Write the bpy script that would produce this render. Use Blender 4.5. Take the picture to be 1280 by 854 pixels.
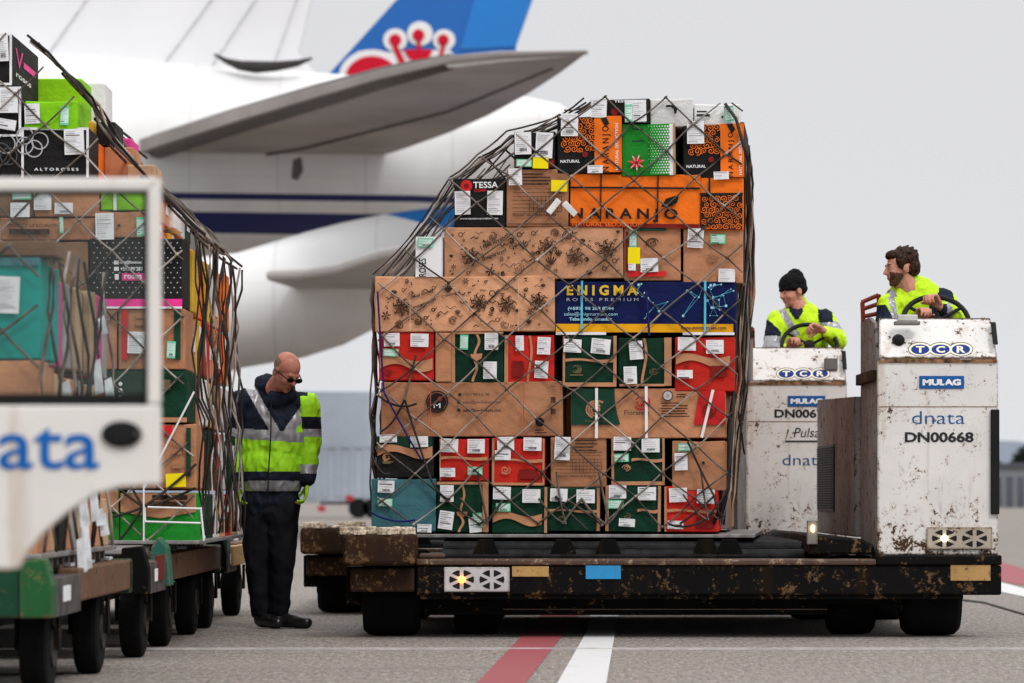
import bpy, bmesh, math, random
from mathutils import Vector, Matrix, noise
R = math.radians
scene = bpy.context.scene
for o in list(bpy.data.objects): bpy.data.objects.remove(o)
COL = scene.collection
# ---------------------------------------------------------------- camera
F = 4400.0; CZ = 0.89; HOR = 620.0
cam_d = bpy.data.cameras.new('camera'); cam = bpy.data.objects.new('camera', cam_d); COL.objects.link(cam)
cam.location = (0, 0, CZ); cam.rotation_euler = (R(90), 0, 0)
cam_d.sensor_width = 36; cam_d.lens = F/1280*36; cam_d.shift_y = (HOR-427)/1280
cam_d.clip_start = 0.5; cam_d.clip_end = 6000
cam_d.dof.use_dof = True; cam_d.dof.focus_distance = 22.4; cam_d.dof.aperture_fstop = 3.2
scene.camera = cam
# ---------------------------------------------------------------- world + sun (overcast)
w = bpy.data.worlds.new('World'); scene.world = w; w.use_nodes = True
nt = w.node_tree; nt.nodes.clear()
out = nt.nodes.new('ShaderNodeOutputWorld'); bg = nt.nodes.new('ShaderNodeBackground')
sky = nt.nodes.new('ShaderNodeTexSky'); sky.sky_type = 'NISHITA'; sky.sun_disc = False
sky.sun_elevation = R(52); sky.sun_rotation = R(148); sky.dust_density = 4; sky.air_density = 1
hs = nt.nodes.new('ShaderNodeHueSaturation'); hs.inputs['Saturation'].default_value = 0.25
tc = nt.nodes.new('ShaderNodeTexCoord'); sx = nt.nodes.new('ShaderNodeSeparateXYZ')
rp = nt.nodes.new('ShaderNodeValToRGB')
cr = rp.color_ramp; cr.elements[0].position = 0.0; cr.elements[0].color = (7.7, 7.9, 8.25, 1)
cr.elements[1].position = 1.0; cr.elements[1].color = (17.0, 17.2, 17.6, 1)
e = cr.elements.new(0.06); e.color = (7.6, 7.65, 7.85, 1)
e = cr.elements.new(0.16); e.color = (7.5, 7.5, 7.75, 1)
e = cr.elements.new(0.45); e.color = (11.5, 11.6, 11.9, 1)
mx = nt.nodes.new('ShaderNodeMix'); mx.data_type = 'RGBA'; mx.inputs[0].default_value = 0.96
cn = nt.nodes.new('ShaderNodeTexNoise'); cn.inputs['Scale'].default_value = 3.0; cn.inputs['Detail'].default_value = 3
cm = nt.nodes.new('ShaderNodeMapRange'); cm.inputs[3].default_value = 0.94; cm.inputs[4].default_value = 1.06
vm = nt.nodes.new('ShaderNodeVectorMath'); vm.operation = 'SCALE'
L = nt.links.new
L(tc.outputs['Generated'], sx.inputs[0]); L(sx.outputs['Z'], rp.inputs[0]); L(sky.outputs[0], hs.inputs['Color'])
L(tc.outputs['Generated'], cn.inputs['Vector']); L(cn.outputs[0], cm.inputs[0]); L(rp.outputs[0], vm.inputs[0]); L(cm.outputs[0], vm.inputs[3])
L(hs.outputs[0], mx.inputs[6]); L(vm.outputs[0], mx.inputs[7]); L(mx.outputs[2], bg.inputs[0]); L(bg.outputs[0], out.inputs[0])
bg.inputs[1].default_value = 0.1
sd = bpy.data.lights.new('sun', 'SUN'); sun = bpy.data.objects.new('sun', sd); COL.objects.link(sun)
sd.energy = 1.3; sd.angle = R(14); sd.color = (1, .97, .93)
sun.rotation_euler = (R(40), 0, R(32))
vs = scene.view_settings; vs.view_transform = 'Standard'; vs.look = 'None'; vs.exposure = 0; vs.gamma = 1; vs.use_curve_mapping = False
scene.cycles.max_bounces = 6; scene.cycles.diffuse_bounces = 3; scene.cycles.transparent_max_bounces = 8
scene.cycles.use_denoising = True

def P(px, py, d): return Vector(((px-640)/F*d, d, CZ+(HOR-py)/F*d))

# ---------------------------------------------------------------- materials
MATS = {}
def nodes_of(name):
    m = bpy.data.materials.new(name); m.use_nodes = True
    t = m.node_tree; b = t.nodes['Principled BSDF']; return m, t, b
def nz(t, scale, detail=4, rough=.55, coord='Object', stretch=None, dist=0):
    c = t.nodes.new('ShaderNodeTexCoord'); n = t.nodes.new('ShaderNodeTexNoise')
    n.inputs['Scale'].default_value = scale; n.inputs['Detail'].default_value = detail; n.inputs['Roughness'].default_value = rough
    n.inputs['Distortion'].default_value = dist
    src = c.outputs[coord]
    if stretch:
        mp = t.nodes.new('ShaderNodeMapping'); mp.inputs['Scale'].default_value = stretch
        t.links.new(src, mp.inputs[0]); src = mp.outputs[0]
    t.links.new(src, n.inputs['Vector']); return n.outputs[0]
def ramp(t, src, a, b, ca=(0,0,0,1), cb=(1,1,1,1)):
    r = t.nodes.new('ShaderNodeValToRGB'); r.color_ramp.elements[0].position = a; r.color_ramp.elements[1].position = b
    r.color_ramp.elements[0].color = ca; r.color_ramp.elements[1].color = cb
    t.links.new(src, r.inputs[0]); return r.outputs[0]
def mixc(t, f, a, b):
    m = t.nodes.new('ShaderNodeMix'); m.data_type = 'RGBA'
    for s, i in ((f, 0), (a, 6), (b, 7)):
        if isinstance(s, (int, float)): m.inputs[i].default_value = s
        elif isinstance(s, tuple): m.inputs[i].default_value = (s+(1,))[:4]
        else: t.links.new(s, m.inputs[i])
    return m.outputs[2]
def mth(t, op, a, b=0.0):
    m = t.nodes.new('ShaderNodeMath'); m.operation = op
    for i, s in enumerate((a, b)):
        if isinstance(s, (int, float)): m.inputs[i].default_value = s
        else: t.links.new(s, m.inputs[i])
    return m.outputs[0]
def bump(t, b, src, s, dist=.01):
    n = t.nodes.new('ShaderNodeBump'); n.inputs['Strength'].default_value = s; n.inputs['Distance'].default_value = dist
    t.links.new(src, n.inputs['Height']); t.links.new(n.outputs[0], b.inputs['Normal'])
def flat(name, c, rough=.6, metal=0, var=.12, sc=6, bmp=0, bsc=40, emis=None):
    if name in MATS: return MATS[name]
    m, t, b = nodes_of(name); b.inputs['Roughness'].default_value = rough; b.inputs['Metallic'].default_value = metal
    if rough >= .45 and metal == 0: b.inputs['Specular IOR Level'].default_value = .14
    n = nz(t, sc, 5); d = tuple(x*(1-var*1.6) for x in c); l = tuple(min(1, x*(1+var)) for x in c)
    t.links.new(mixc(t, ramp(t, n, .35, .65), d, l), b.inputs['Base Color'])
    if bmp: bump(t, b, nz(t, bsc, 3), bmp)
    if emis: b.inputs['Emission Color'].default_value = emis[0]+(1,); b.inputs['Emission Strength'].default_value = emis[1]
    MATS[name] = m; return m
def carton(name, c, var=.16):
    if name in MATS: return MATS[name]
    m, t, b = nodes_of(name); b.inputs['Roughness'].default_value = .72; b.inputs['Specular IOR Level'].default_value = .15
    a = nz(t, 2.3, 5, coord='Object'); s = nz(t, 7, 5, .6); g = nz(t, 150, 2)
    o = t.nodes.new('ShaderNodeObjectInfo')
    f = mth(t, 'ADD', mth(t, 'MULTIPLY', a, .6), mth(t, 'MULTIPLY', s, .4))
    col = mixc(t, ramp(t, f, .38, .62), tuple(x*(1-var*1.7) for x in c), tuple(min(1, x*(1+var)) for x in c))
    col = mixc(t, ramp(t, nz(t, 14, 6, .7, stretch=(.6, 1, 1), dist=1.2), .66, .74), col, tuple(x*.55 for x in c))
    k = mth(t, 'ADD', mth(t, 'MULTIPLY', o.outputs['Random'], .3), .84)
    vmn = t.nodes.new('ShaderNodeVectorMath'); vmn.operation = 'SCALE'; t.links.new(col, vmn.inputs[0]); t.links.new(k, vmn.inputs[3])
    t.links.new(vmn.outputs[0], b.inputs['Base Color'])
    bump(t, b, mth(t, 'ADD', mth(t, 'MULTIPLY', s, 1.0), mth(t, 'MULTIPLY', g, .05)), .55, .03)
    MATS[name] = m; return m
def worn(name, c, rust=.5, chip=(.045, .02, .012), dirt=.35, zb=None, rough=.45, scale=9, metal=0, edge=True, spec=.22):
    """painted steel: dirt film, vertical runs, paint chips that gather on edges and low down"""
    if name in MATS: return MATS[name]
    m, t, b = nodes_of(name); b.inputs['Roughness'].default_value = rough; b.inputs['Metallic'].default_value = metal
    b.inputs['Specular IOR Level'].default_value = spec
    film = nz(t, 2.2, 6, .6); runs = nz(t, 7, 4, .6, stretch=(1, 1, .12)); ch = nz(t, scale, 8, .7, dist=.4); fine = nz(t, scale*4.5, 5, .7)
    col = mixc(t, ramp(t, film, .4, .75), c, tuple(x*(1-dirt) for x in c))
    col = mixc(t, mth(t, 'MULTIPLY', ramp(t, runs, .56, .72), .55), col, (c[0]*.55+.02, c[1]*.42+.01, c[2]*.3))
    v = mth(t, 'ADD', mth(t, 'MULTIPLY', ch, .6), mth(t, 'MULTIPLY', fine, .4))
    if edge:
        bv = t.nodes.new('ShaderNodeBevel'); bv.samples = 4; bv.inputs[0].default_value = .025
        ge = t.nodes.new('ShaderNodeNewGeometry'); dt = t.nodes.new('ShaderNodeVectorMath'); dt.operation = 'DOT_PRODUCT'
        t.links.new(bv.outputs[0], dt.inputs[0]); t.links.new(ge.outputs['Normal'], dt.inputs[1])
        v = mth(t, 'ADD', v, mth(t, 'MULTIPLY', mth(t, 'SUBTRACT', 1.0, dt.outputs['Value']), .75))
    if zb:
        tcn = t.nodes.new('ShaderNodeTexCoord'); sp = t.nodes.new('ShaderNodeSeparateXYZ'); t.links.new(tcn.outputs['Object'], sp.inputs[0])
        mr = t.nodes.new('ShaderNodeMapRange'); mr.inputs[1].default_value = zb[0]; mr.inputs[2].default_value = zb[1]
        mr.inputs[3].default_value = zb[2]; mr.inputs[4].default_value = 0; t.links.new(sp.outputs['Z'], mr.inputs[0])
        v = mth(t, 'ADD', v, mr.outputs[0])
    th = .72-rust*.22
    halo = ramp(t, v, th-.05, th+.01); core = ramp(t, v, th, th+.015)
    col = mixc(t, mth(t, 'MULTIPLY', halo, .6), col, (.30, .17, .07))
    col = mixc(t, core, col, chip)
    col = mixc(t, mth(t, 'MULTIPLY', ramp(t, nz(t, 5, 6, .75, stretch=(1.6, 1.6, .6), dist=.6), .60, .68), .35), col, tuple(x*.35 for x in c))
    t.links.new(col, b.inputs['Base Color'])
    r = mixc(t, core, (rough,)*3, (.9,)*3); t.links.new(r, b.inputs['Roughness'])
    bump(t, b, mth(t, 'SUBTRACT', mth(t, 'MULTIPLY', film, .6), mth(t, 'MULTIPLY', core, .3)), .4, .01)
    MATS[name] = m; return m
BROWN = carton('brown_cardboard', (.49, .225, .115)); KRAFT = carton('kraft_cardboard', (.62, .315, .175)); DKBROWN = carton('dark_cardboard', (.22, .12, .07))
RED = carton('red_carton', (.62, .025, .015), .1); GREEN = carton('dark_green_carton', (.004, .036, .018)); TEAL = carton('teal_carton', (.06, .19, .22), .1)
ORANGE = carton('orange_carton', (.86, .17, .012), .06); BLACK = carton('black_carton', (.014, .013, .013)); NAVY = carton('navy_carton', (.004, .010, .07), .1)
WHITEC = carton('white_carton', (.78, .77, .76), .05); LIME = carton('lime_carton', (.26, .66, .01), .08); PINK = carton('pink_carton', (.72, .05, .27), .08)
BRIGHTG = carton('bright_green_carton', (.015, .27, .025), .08); MINT = carton('mint_carton', (.2, .55, .45), .08); JADE = carton('jade_carton', (.0, .30, .26), .08)
TAN = carton('tan_carton', (.5, .33, .19)); YELC = carton('yellow_carton', (.7, .42, .03), .1); GREYC = carton('grey_carton', (.32, .31, .31)); MIDG = carton('mid_green_carton', (.02, .17, .02), .12)
PAPER = flat('label_paper', (.80, .80, .82), .5, var=.03, sc=20); INK = flat('black_ink', (.03, .028, .03), .6); INKG = flat('grey_ink', (.46, .46, .48), .6)
INKB = flat('doodle_ink', (.065, .034, .022), .7, var=.5, sc=25); LGREEN = flat('label_green', (.14, .62, .36), .5); YEL = flat('yellow_sticker', (.9, .72, .005), .5, var=.04)
GOLD = flat('gold_print', (.86, .55, .04), .5); AMBER = flat('amber_print', (.85, .40, .005), .5, var=.05); CYAN = flat('cyan_print', (.10, .52, .68), .5)
WHITEP = flat('white_print', (.82, .82, .84), .5, var=.04); PALEB = flat('pale_blue_print', (.35, .62, .75), .5)
STRAP = flat('white_strap', (.82, .80, .80), .35, var=.05); ROPE = flat('net_rope', (.135, .108, .092), .8, var=.45, sc=7, bmp=.4, bsc=220); ROPEL = flat('net_rope_light', (.36, .31, .275), .8, var=.4, sc=5)
ROPED = flat('net_rope_dark', (.04, .034, .031), .8, var=.4, sc=5); ROPEB = flat('blue_rope', (.015, .015, .13), .7)
MAROON = flat('maroon_print', (.2, .012, .01), .6); GREENP = flat('green_print', (.008, .05, .028), .6); REDP = flat('red_print', (.6, .02, .02), .6); OLIVE = flat('olive_print', (.17, .12, .06), .7)
ORANGEP = flat('orange_print', (.86, .17, .012), .6); BROWNP = flat('brown_print', (.50, .24, .125), .7); BLACKP = flat('black_print', (.014, .013, .013), .6); PINKP = flat('pink_print', (.85, .04, .3), .5)

# ---------------------------------------------------------------- mesh building
class MB:
    def __init__(s, off=(0, 0, 0)): s.v = []; s.f = []; s.mi = []; s.m = []; s.off = Vector(off)
    def mat(s, m):
        if m not in s.m: s.m.append(m)
        return s.m.index(m)
    def add(s, vs, fs, m):
        k = len(s.v); s.v += [Vector(a)-s.off for a in vs]; i = s.mat(m)
        for f in fs: s.f.append([k+j for j in f]); s.mi.append(i)
    def box(s, x0, x1, y0, y1, z0, z1, m, M=None):
        vs = [Vector((x, y, z)) for z in (z0, z1) for x, y in ((x0, y0), (x1, y0), (x1, y1), (x0, y1))]
        if M: vs = [M @ a for a in vs]
        s.add(vs, [(3, 2, 1, 0), (4, 5, 6, 7), (0, 1, 5, 4), (1, 2, 6, 5), (2, 3, 7, 6), (3, 0, 4, 7)], m)
    def prism(s, pts, d, m):
        """pts: 3D polygon (outward normal = first side), extruded by vector d"""
        n = len(pts); d = Vector(d); vs = [Vector(p) for p in pts]+[Vector(p)+d for p in pts]
        s.add(vs, [tuple(range(n)), tuple(range(2*n-1, n-1, -1))]+[((i+1) % n, i, n+i, n+(i+1) % n) for i in range(n)], m)
    def tube(s, pts, r, m, n=6, cap=True):
        pts = [Vector(p) for p in pts]; rings = []; up = Vector((0, 0, 1))
        for i, p in enumerate(pts):
            t = (pts[min(i+1, len(pts)-1)]-pts[max(i-1, 0)]).normalized()
            a = t.cross(up)
            if a.length < .15: a = t.cross(Vector((1, 0, 0)))
            a.normalize(); b = t.cross(a); rr = r[i] if isinstance(r, (list, tuple)) else r
            rings.append([p+a*math.cos(q*2*math.pi/n)*rr+b*math.sin(q*2*math.pi/n)*rr for q in range(n)])
        vs = [v for g in rings for v in g]; fs = []
        for i in range(len(pts)-1):
            for q in range(n): fs.append((i*n+q, i*n+(q+1) % n, (i+1)*n+(q+1) % n, (i+1)*n+q))
        if cap: fs += [tuple(range(n-1, -1, -1)), tuple((len(pts)-1)*n+q for q in range(n))]
        s.add(vs, fs, m)
    def cyl(s, a, b, r, m, n=20): s.tube([a, b], r, m, n)
    def build(s, name, parent=None, bevel=0, smooth=False, seg=2):
        me = bpy.data.meshes.new(name); me.from_pydata([tuple(v) for v in s.v], [], s.f)
        for m in s.m: me.materials.append(m)
        me.polygons.foreach_set('material_index', s.mi)
        me.update()
        if len(s.f) > 3:
            bm = bmesh.new(); bm.from_mesh(me); bmesh.ops.recalc_face_normals(bm, faces=bm.faces); bm.to_mesh(me); bm.free()
        if smooth: me.polygons.foreach_set('use_smooth', [True]*len(me.polygons))
        o = bpy.data.objects.new(name, me); COL.objects.link(o)
        if parent: o.parent = parent
        if bevel:
            b = o.modifiers.new('bevel', 'BEVEL'); b.width = bevel; b.segments = seg; b.limit_method = 'ANGLE'
        return o
def tag(o, label=None, cat=None, group=None, kind=None):
    if label: o['label'] = label
    if cat: o['category'] = cat
    if group: o['group'] = group
    if kind: o['kind'] = kind
    return o
def empty(name, loc, label, cat, group=None):
    o = bpy.data.objects.new(name, None); COL.objects.link(o); o.location = loc; o.empty_display_size = .1
    return tag(o, label, cat, group)
TXT = {}
def text_shape(s, bold=0.0, shear=0):
    """glyph outlines of a string as (verts2d, faces), unit box normalised"""
    k = (s, bold, shear)
    if k in TXT: return TXT[k]
    c = bpy.data.curves.new('t', 'FONT'); c.body = s; c.size = 1; c.offset = bold; c.shear = shear; c.resolution_u = 3
    o = bpy.data.objects.new('t', c); COL.objects.link(o); dg = bpy.context.evaluated_depsgraph_get(); dg.update()
    me = bpy.data.meshes.new_from_object(o.evaluated_get(dg)); vs = [v.co.copy() for v in me.vertices]; fs = [tuple(p.vertices) for p in me.polygons]
    bpy.data.objects.remove(o); bpy.data.curves.remove(c); bpy.data.meshes.remove(me)
    x0 = min(v.x for v in vs); x1 = max(v.x for v in vs); y0 = min(v.y for v in vs); y1 = max(v.y for v in vs)
    vs = [((v.x-x0)/(x1-x0), (v.y-y0)/(y1-y0)) for v in vs]
    TXT[k] = (vs, fs); return TXT[k]
def text_on(mb, s, org, ex, ez, m, bold=0.0, shear=0):
    """writes s in the parallelogram org + a*ex + b*ez"""
    vs, fs = text_shape(s, bold, shear); org, ex, ez = Vector(org), Vector(ex), Vector(ez)
    mb.add([org+ex*a+ez*b for a, b in vs], fs, m)
# ---------------------------------------------------------------- ground
def structure(o): o['kind'] = 'structure'; return o
gm, t, b = nodes_of('apron_concrete'); b.inputs['Roughness'].default_value = .85
c = t.nodes.new('ShaderNodeTexCoord')
g1 = nz(t, 34, 4, .8, stretch=(1, .18, 1)); g2 = nz(t, .5, 5); g3 = nz(t, 64, 3, .8, stretch=(1, .2, 1)); g4 = nz(t, 3.0, 6, .65, stretch=(.35, 1, 1))
col = mixc(t, ramp(t, g1, .36, .64), (.13, .108, .092), (.60, .52, .455))
col = mixc(t, mth(t, 'MULTIPLY', ramp(t, g3, .55, .72), .6), col, (.68, .60, .53))
col = mixc(t, mth(t, 'MULTIPLY', ramp(t, g3, .42, .28), .6), col, (.06, .05, .045))
col = mixc(t, mth(t, 'MULTIPLY', ramp(t, g2, .42, .7), .3), col, (.22, .19, .165))
col = mixc(t, mth(t, 'MULTIPLY', ramp(t, g4, .58, .72), .4), col, (.17, .145, .125))
col = mixc(t, mth(t, 'MULTIPLY', ramp(t, nz(t, 1.1, 6, .7, stretch=(.25, 1.6, 1), dist=.8), .57, .70), .45), col, (.10, .085, .075))
col = mixc(t, mth(t, 'MULTIPLY', ramp(t, nz(t, .9, 5, .6, dist=1.5), .66, .72), .4), col, (.06, .05, .045))
t.links.new(col, b.inputs['Base Color']); bump(t, b, g1, .6, .01)
mb = MB(); mb.add([(-1500, -60, 0), (1500, -60, 0), (1500, 3000, 0), (-1500, 3000, 0)], [(0, 1, 2, 3)], gm); structure(mb.build('ground'))
def gpt(px, py, z=.004):
    d = F*(CZ-z)/(py-HOR); return ((px-640)/F*d, d, z)
def paint(name, c):
    m, t, b = nodes_of(name); b.inputs['Roughness'].default_value = .7
    g = nz(t, 60, 4, .7); g2 = nz(t, 5, 5)
    f = mth(t, 'ADD', mth(t, 'MULTIPLY', g, .6), mth(t, 'MULTIPLY', g2, .4))
    t.links.new(mixc(t, ramp(t, f, .55, .68), c, tuple(x*.6 for x in c)), b.inputs['Base Color']); return m
RLINE = paint('worn_red_road_paint', (.27, .05, .06)); WLINE = paint('worn_white_road_paint', (.58, .57, .57))
def strip(name, pts, m, z=.004):
    mb = MB(); n = len(pts)//2; mb.add([gpt(x, y, z) for x, y in pts], [(i, i+1, n*2-2-i, n*2-1-i) for i in range(n-1)], m); return structure(mb.build(name))
strip('painted_line_red', [(585, 865), (700, 745), (728, 715), (757, 715), (741, 745), (648, 865)], RLINE)
strip('painted_line_white', [(690, 865), (733, 790), (742, 745), (752, 715), (788, 715), (778, 745), (769, 790), (756, 865)], WLINE)
strip('painted_line_red', [(1180, 694), (1252, 703), (1300, 716), (1420, 760), (1420, 784), (1300, 735), (1252, 727), (1180, 718)], RLINE)
strip('painted_line_white', [(1180, 718), (1252, 728), (1300, 741), (1420, 788), (1420, 800), (1300, 750), (1252, 740), (1180, 728)], WLINE)
JNT = flat('joint_filler', (.50, .47, .46), .6); JND = flat('dark_crack', (.04, .036, .034), .9)
mb = MB(); mb.box(-12, 12, 20.37, 20.41, .0, .010, JNT); structure(mb.build('expansion_joint'))
for pts in ([(1190, 747), (1230, 752), (1285, 768), (1285, 770), (1230, 754), (1190, 749)], [(-5, 842), (80, 841), (80, 843), (-5, 844)]):
    strip('pavement_crack', pts, JND, .006)

# ---------------------------------------------------------------- aircraft
def plane_mat(name, stripes=(), base=(.76, .755, .75), blue=None):
    m, t, b = nodes_of(name); b.inputs['Roughness'].default_value = .35
    film = nz(t, .5, 5, .6); runs = nz(t, 1.2, 5, .65, stretch=(1, 1, .15))
    col = mixc(t, ramp(t, film, .4, .75), base, tuple(x*.86 for x in base))
    tcn = t.nodes.new('ShaderNodeTexCoord'); sp = t.nodes.new('ShaderNodeSeparateXYZ'); t.links.new(tcn.outputs['Object'], sp.inputs[0])
    belly_mask = t.nodes.new('ShaderNodeMapRange'); belly_mask.inputs[1].default_value = -.2; belly_mask.inputs[2].default_value = -1.8; t.links.new(sp.outputs['Z'], belly_mask.inputs[0])
    col = mixc(t, mth(t, 'MULTIPLY', mth(t, 'MULTIPLY', runs, belly_mask.outputs[0]), .55), col, (.34, .29, .25))  # streaks turn greyish brown towards the lower hull
    fr = mth(t, 'LESS_THAN', mth(t, 'FRACT', mth(t, 'MULTIPLY', sp.outputs['X'], .45)), .03); fz = mth(t, 'LESS_THAN', mth(t, 'FRACT', mth(t, 'MULTIPLY', sp.outputs['Z'], .62)), .035)
    col = mixc(t, mth(t, 'MULTIPLY', mth(t, 'MAXIMUM', fr, mth(t, 'MULTIPLY', fz, .5)), .2), col, (.35, .34, .33))
    for z0, z1, x0, c in stripes:
        f = mth(t, 'MULTIPLY', mth(t, 'MULTIPLY', mth(t, 'GREATER_THAN', sp.outputs['Z'], z0), mth(t, 'LESS_THAN', sp.outputs['Z'], z1)), mth(t, 'GREATER_THAN', sp.outputs['X'], x0))
        col = mixc(t, f, col, c)
    if blue:   # a coloured wedge above a slanting line
        ln = mth(t, 'ADD', mth(t, 'MULTIPLY', sp.outputs['X'], blue[0]), blue[1])
        f = mth(t, 'MULTIPLY', mth(t, 'GREATER_THAN', sp.outputs['Z'], ln), mth(t, 'GREATER_THAN', sp.outputs['X'], blue[2]))
        col = mixc(t, f, col, blue[3])
    t.links.new(col, b.inputs['Base Color']); return m
def fuselage(name, st, d, m, parent, org):
    """st: (px, ytop, ybottom) at depth d"""
    mb = MB(org); n = 40; vs = []; fs = []
    fine = []
    for i in range(len(st)-1):
        for k in range(6):
            q = k/6; fine.append(tuple(a+(b-a)*q for a, b in zip(st[i], st[i+1])))
    fine.append(st[-1])
    for px, a, b in fine:
        tp = P(px, a, d); bt = P(px, b, d); cz = (tp.z+bt.z)/2; r = (tp.z-bt.z)/2
        vs += [(tp.x, d+r*math.sin(q*2*math.pi/n), cz+r*math.cos(q*2*math.pi/n)) for q in range(n)]
    for i in range(len(fine)-1):
        for q in range(n): fs.append((i*n+q, (i+1)*n+q, (i+1)*n+(q+1) % n, i*n+(q+1) % n))
    fs.append(tuple(range((len(fine)-1)*n, len(fine)*n)))
    mb.add(vs, fs, m); return mb.build(name, parent, smooth=True)
def slab(name, pts, h, th, m, parent, org, up=None):
    """wing-like plate: outline points in the photo meet the plane z=h"""
    mb = MB(org); vs = []
    for i, (x, y) in enumerate(pts):
        d = F*(h-CZ)/(HOR-y); vs.append(Vector(((x-640)/F*d, d, h)))
    a2 = sum(vs[i].x*vs[(i+1) % len(vs)].y-vs[(i+1) % len(vs)].x*vs[i].y for i in range(len(vs)))
    if a2 > 0: vs.reverse()
    n = len(vs); tk = [th(F*v.x/v.y+640) if callable(th) else th for v in vs]
    tp = [v+Vector((0, 0, k)) for v, k in zip(vs, tk)]
    mb.add(vs+tp, [tuple(range(n)), tuple(range(2*n-1, n-1, -1))]+[((i+1) % n, i, n+i, n+(i+1) % n) for i in range(n)], m); return mb.build(name, parent, bevel=min(tk)*.42, seg=4)
# near big freighter tail
org = Vector((-6, 92, 0)); AW = plane_mat('freighter_white', [(P(0, 249, 89.5).z-9.0, P(0, 241, 89.5).z-9.0, P(215, 0, 92).x+6, (.005, .012, .10)), (P(0, 290, 89.8).z-9.0, P(0, 265, 89.8).z-9.0, P(228, 0, 92).x+6, (.005, .012, .10))])
org = Vector((-6, 92, 9.0))
A = empty('cargo_aircraft', org, 'huge white freighter tail with twin navy stripes and dark tailplane overhead', 'aircraft')
fuselage('fuselage', [(-500, 60, 420), (-100, 62, 400), (120, 70, 365), (250, 82, 335), (400, 92, 312), (520, 100, 296), (600, 112, 262), (660, 122, 215), (700, 130, 180), (716, 142, 160)], 92, AW, A, org)
FINW = flat('fin_white', (.80, .80, .82), .4, var=.03, sc=.3)
d = 92.0
mb = MB(org); mb.prism([P(-700, 90, d-.25), P(395, 92, d-.25), P(372, 66, d-.25), P(470, -330, d-.25), P(120, -330, d-.25)], (0, .5, 0), FINW)
mb.build('tail_fin', A)
LNE = flat('panel_gap', (.60, .60, .62), .6)
for (xa, ya, xb, yb) in ((40, 96, 150, -60), (196, 92, 330, -90), (262, 86, 372, -80), (341, 84, 392, -60)):
    mb = MB(org); mb.tube([P(xa, ya, d-.3), P(xb, yb, d-.3)], .022, LNE); mb.build('panel_seam', A)
SM = flat('shadow_gap', (.05, .045, .045), .7)
mb = MB(org); mb.tube([P(268, 68, d-1.2), P(282, 76, d-1.3), P(300, 82, d-1.4), P(320, 84, d-1.5), P(345, 83, d-1.5), P(372, 79, d-1.4), P(390, 73, d-1.2)], [.03, .07, .13, .16, .13, .09, .03], SM, 8); mb.build('rudder_gap', A, smooth=True)
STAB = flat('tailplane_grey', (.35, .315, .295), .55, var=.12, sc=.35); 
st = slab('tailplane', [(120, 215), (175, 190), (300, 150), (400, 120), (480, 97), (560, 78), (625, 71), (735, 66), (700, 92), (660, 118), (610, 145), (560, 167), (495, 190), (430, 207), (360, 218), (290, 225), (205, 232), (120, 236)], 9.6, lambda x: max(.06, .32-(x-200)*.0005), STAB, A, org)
mb = MB(org)
def hp(x, y, h): 
    q = F*(h-CZ)/(HOR-y); return Vector(((x-640)/F*q, q, h))
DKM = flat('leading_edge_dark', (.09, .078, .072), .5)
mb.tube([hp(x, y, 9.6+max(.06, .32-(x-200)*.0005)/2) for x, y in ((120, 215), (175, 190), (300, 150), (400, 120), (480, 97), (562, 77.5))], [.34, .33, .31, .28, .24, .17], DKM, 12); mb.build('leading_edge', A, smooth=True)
LEW = flat('leading_edge_white', (.78, .78, .78), .35)
mb = MB(org); mb.tube([hp(x, y, 9.66) for x, y in ((562, 77.5), (625, 71), (735, 65.5))], [.13, .11, .05], LEW, 12); mb.build('tip_edge', A, smooth=True)
mb = MB(org); mb.tube([hp(205, 215, 9.56), hp(380, 186, 9.57), hp(560, 140, 9.58), hp(690, 86, 9.59)], .03, DKM); mb.build('elevator_seam', A)
mb = MB(org); mb.prism([P(366, 200, 82), P(376, 196, 82), P(378, 212, 82), P(371, 224, 82), P(364, 222, 82)], (0, .4, 0), DKM); mb.build('hinge_fairing', A)
# middle aircraft
org = Vector((-3, 78, 5.5))
BW = plane_mat('airliner_white', blue=(-.28, 1.66, -.4, (.004, .16, .52)))
Bp = empty('airliner', org, 'white airliner rear fuselage with small tailplane and blue upper flash', 'aircraft')
fuselage('fuselage', [(-600, 345, 600), (-100, 338, 570), (150, 332, 520), (297, 316, 461), (380, 291, 447), (430, 278, 431), (480, 268, 405), (545, 259, 370), (620, 252, 330), (690, 250, 292), (720, 258, 275)], 78, BW, Bp, org)
slab('tailplane', [(332, 351), (380, 349), (420, 342), (470, 326), (520, 316), (640, 300), (640, 345), (520, 368), (470, 374), (420, 372), (375, 364)], 5.4, .22, flat('tailplane_white', (.42, .395, .375), .5, var=.05, sc=.5), Bp, org)
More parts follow.
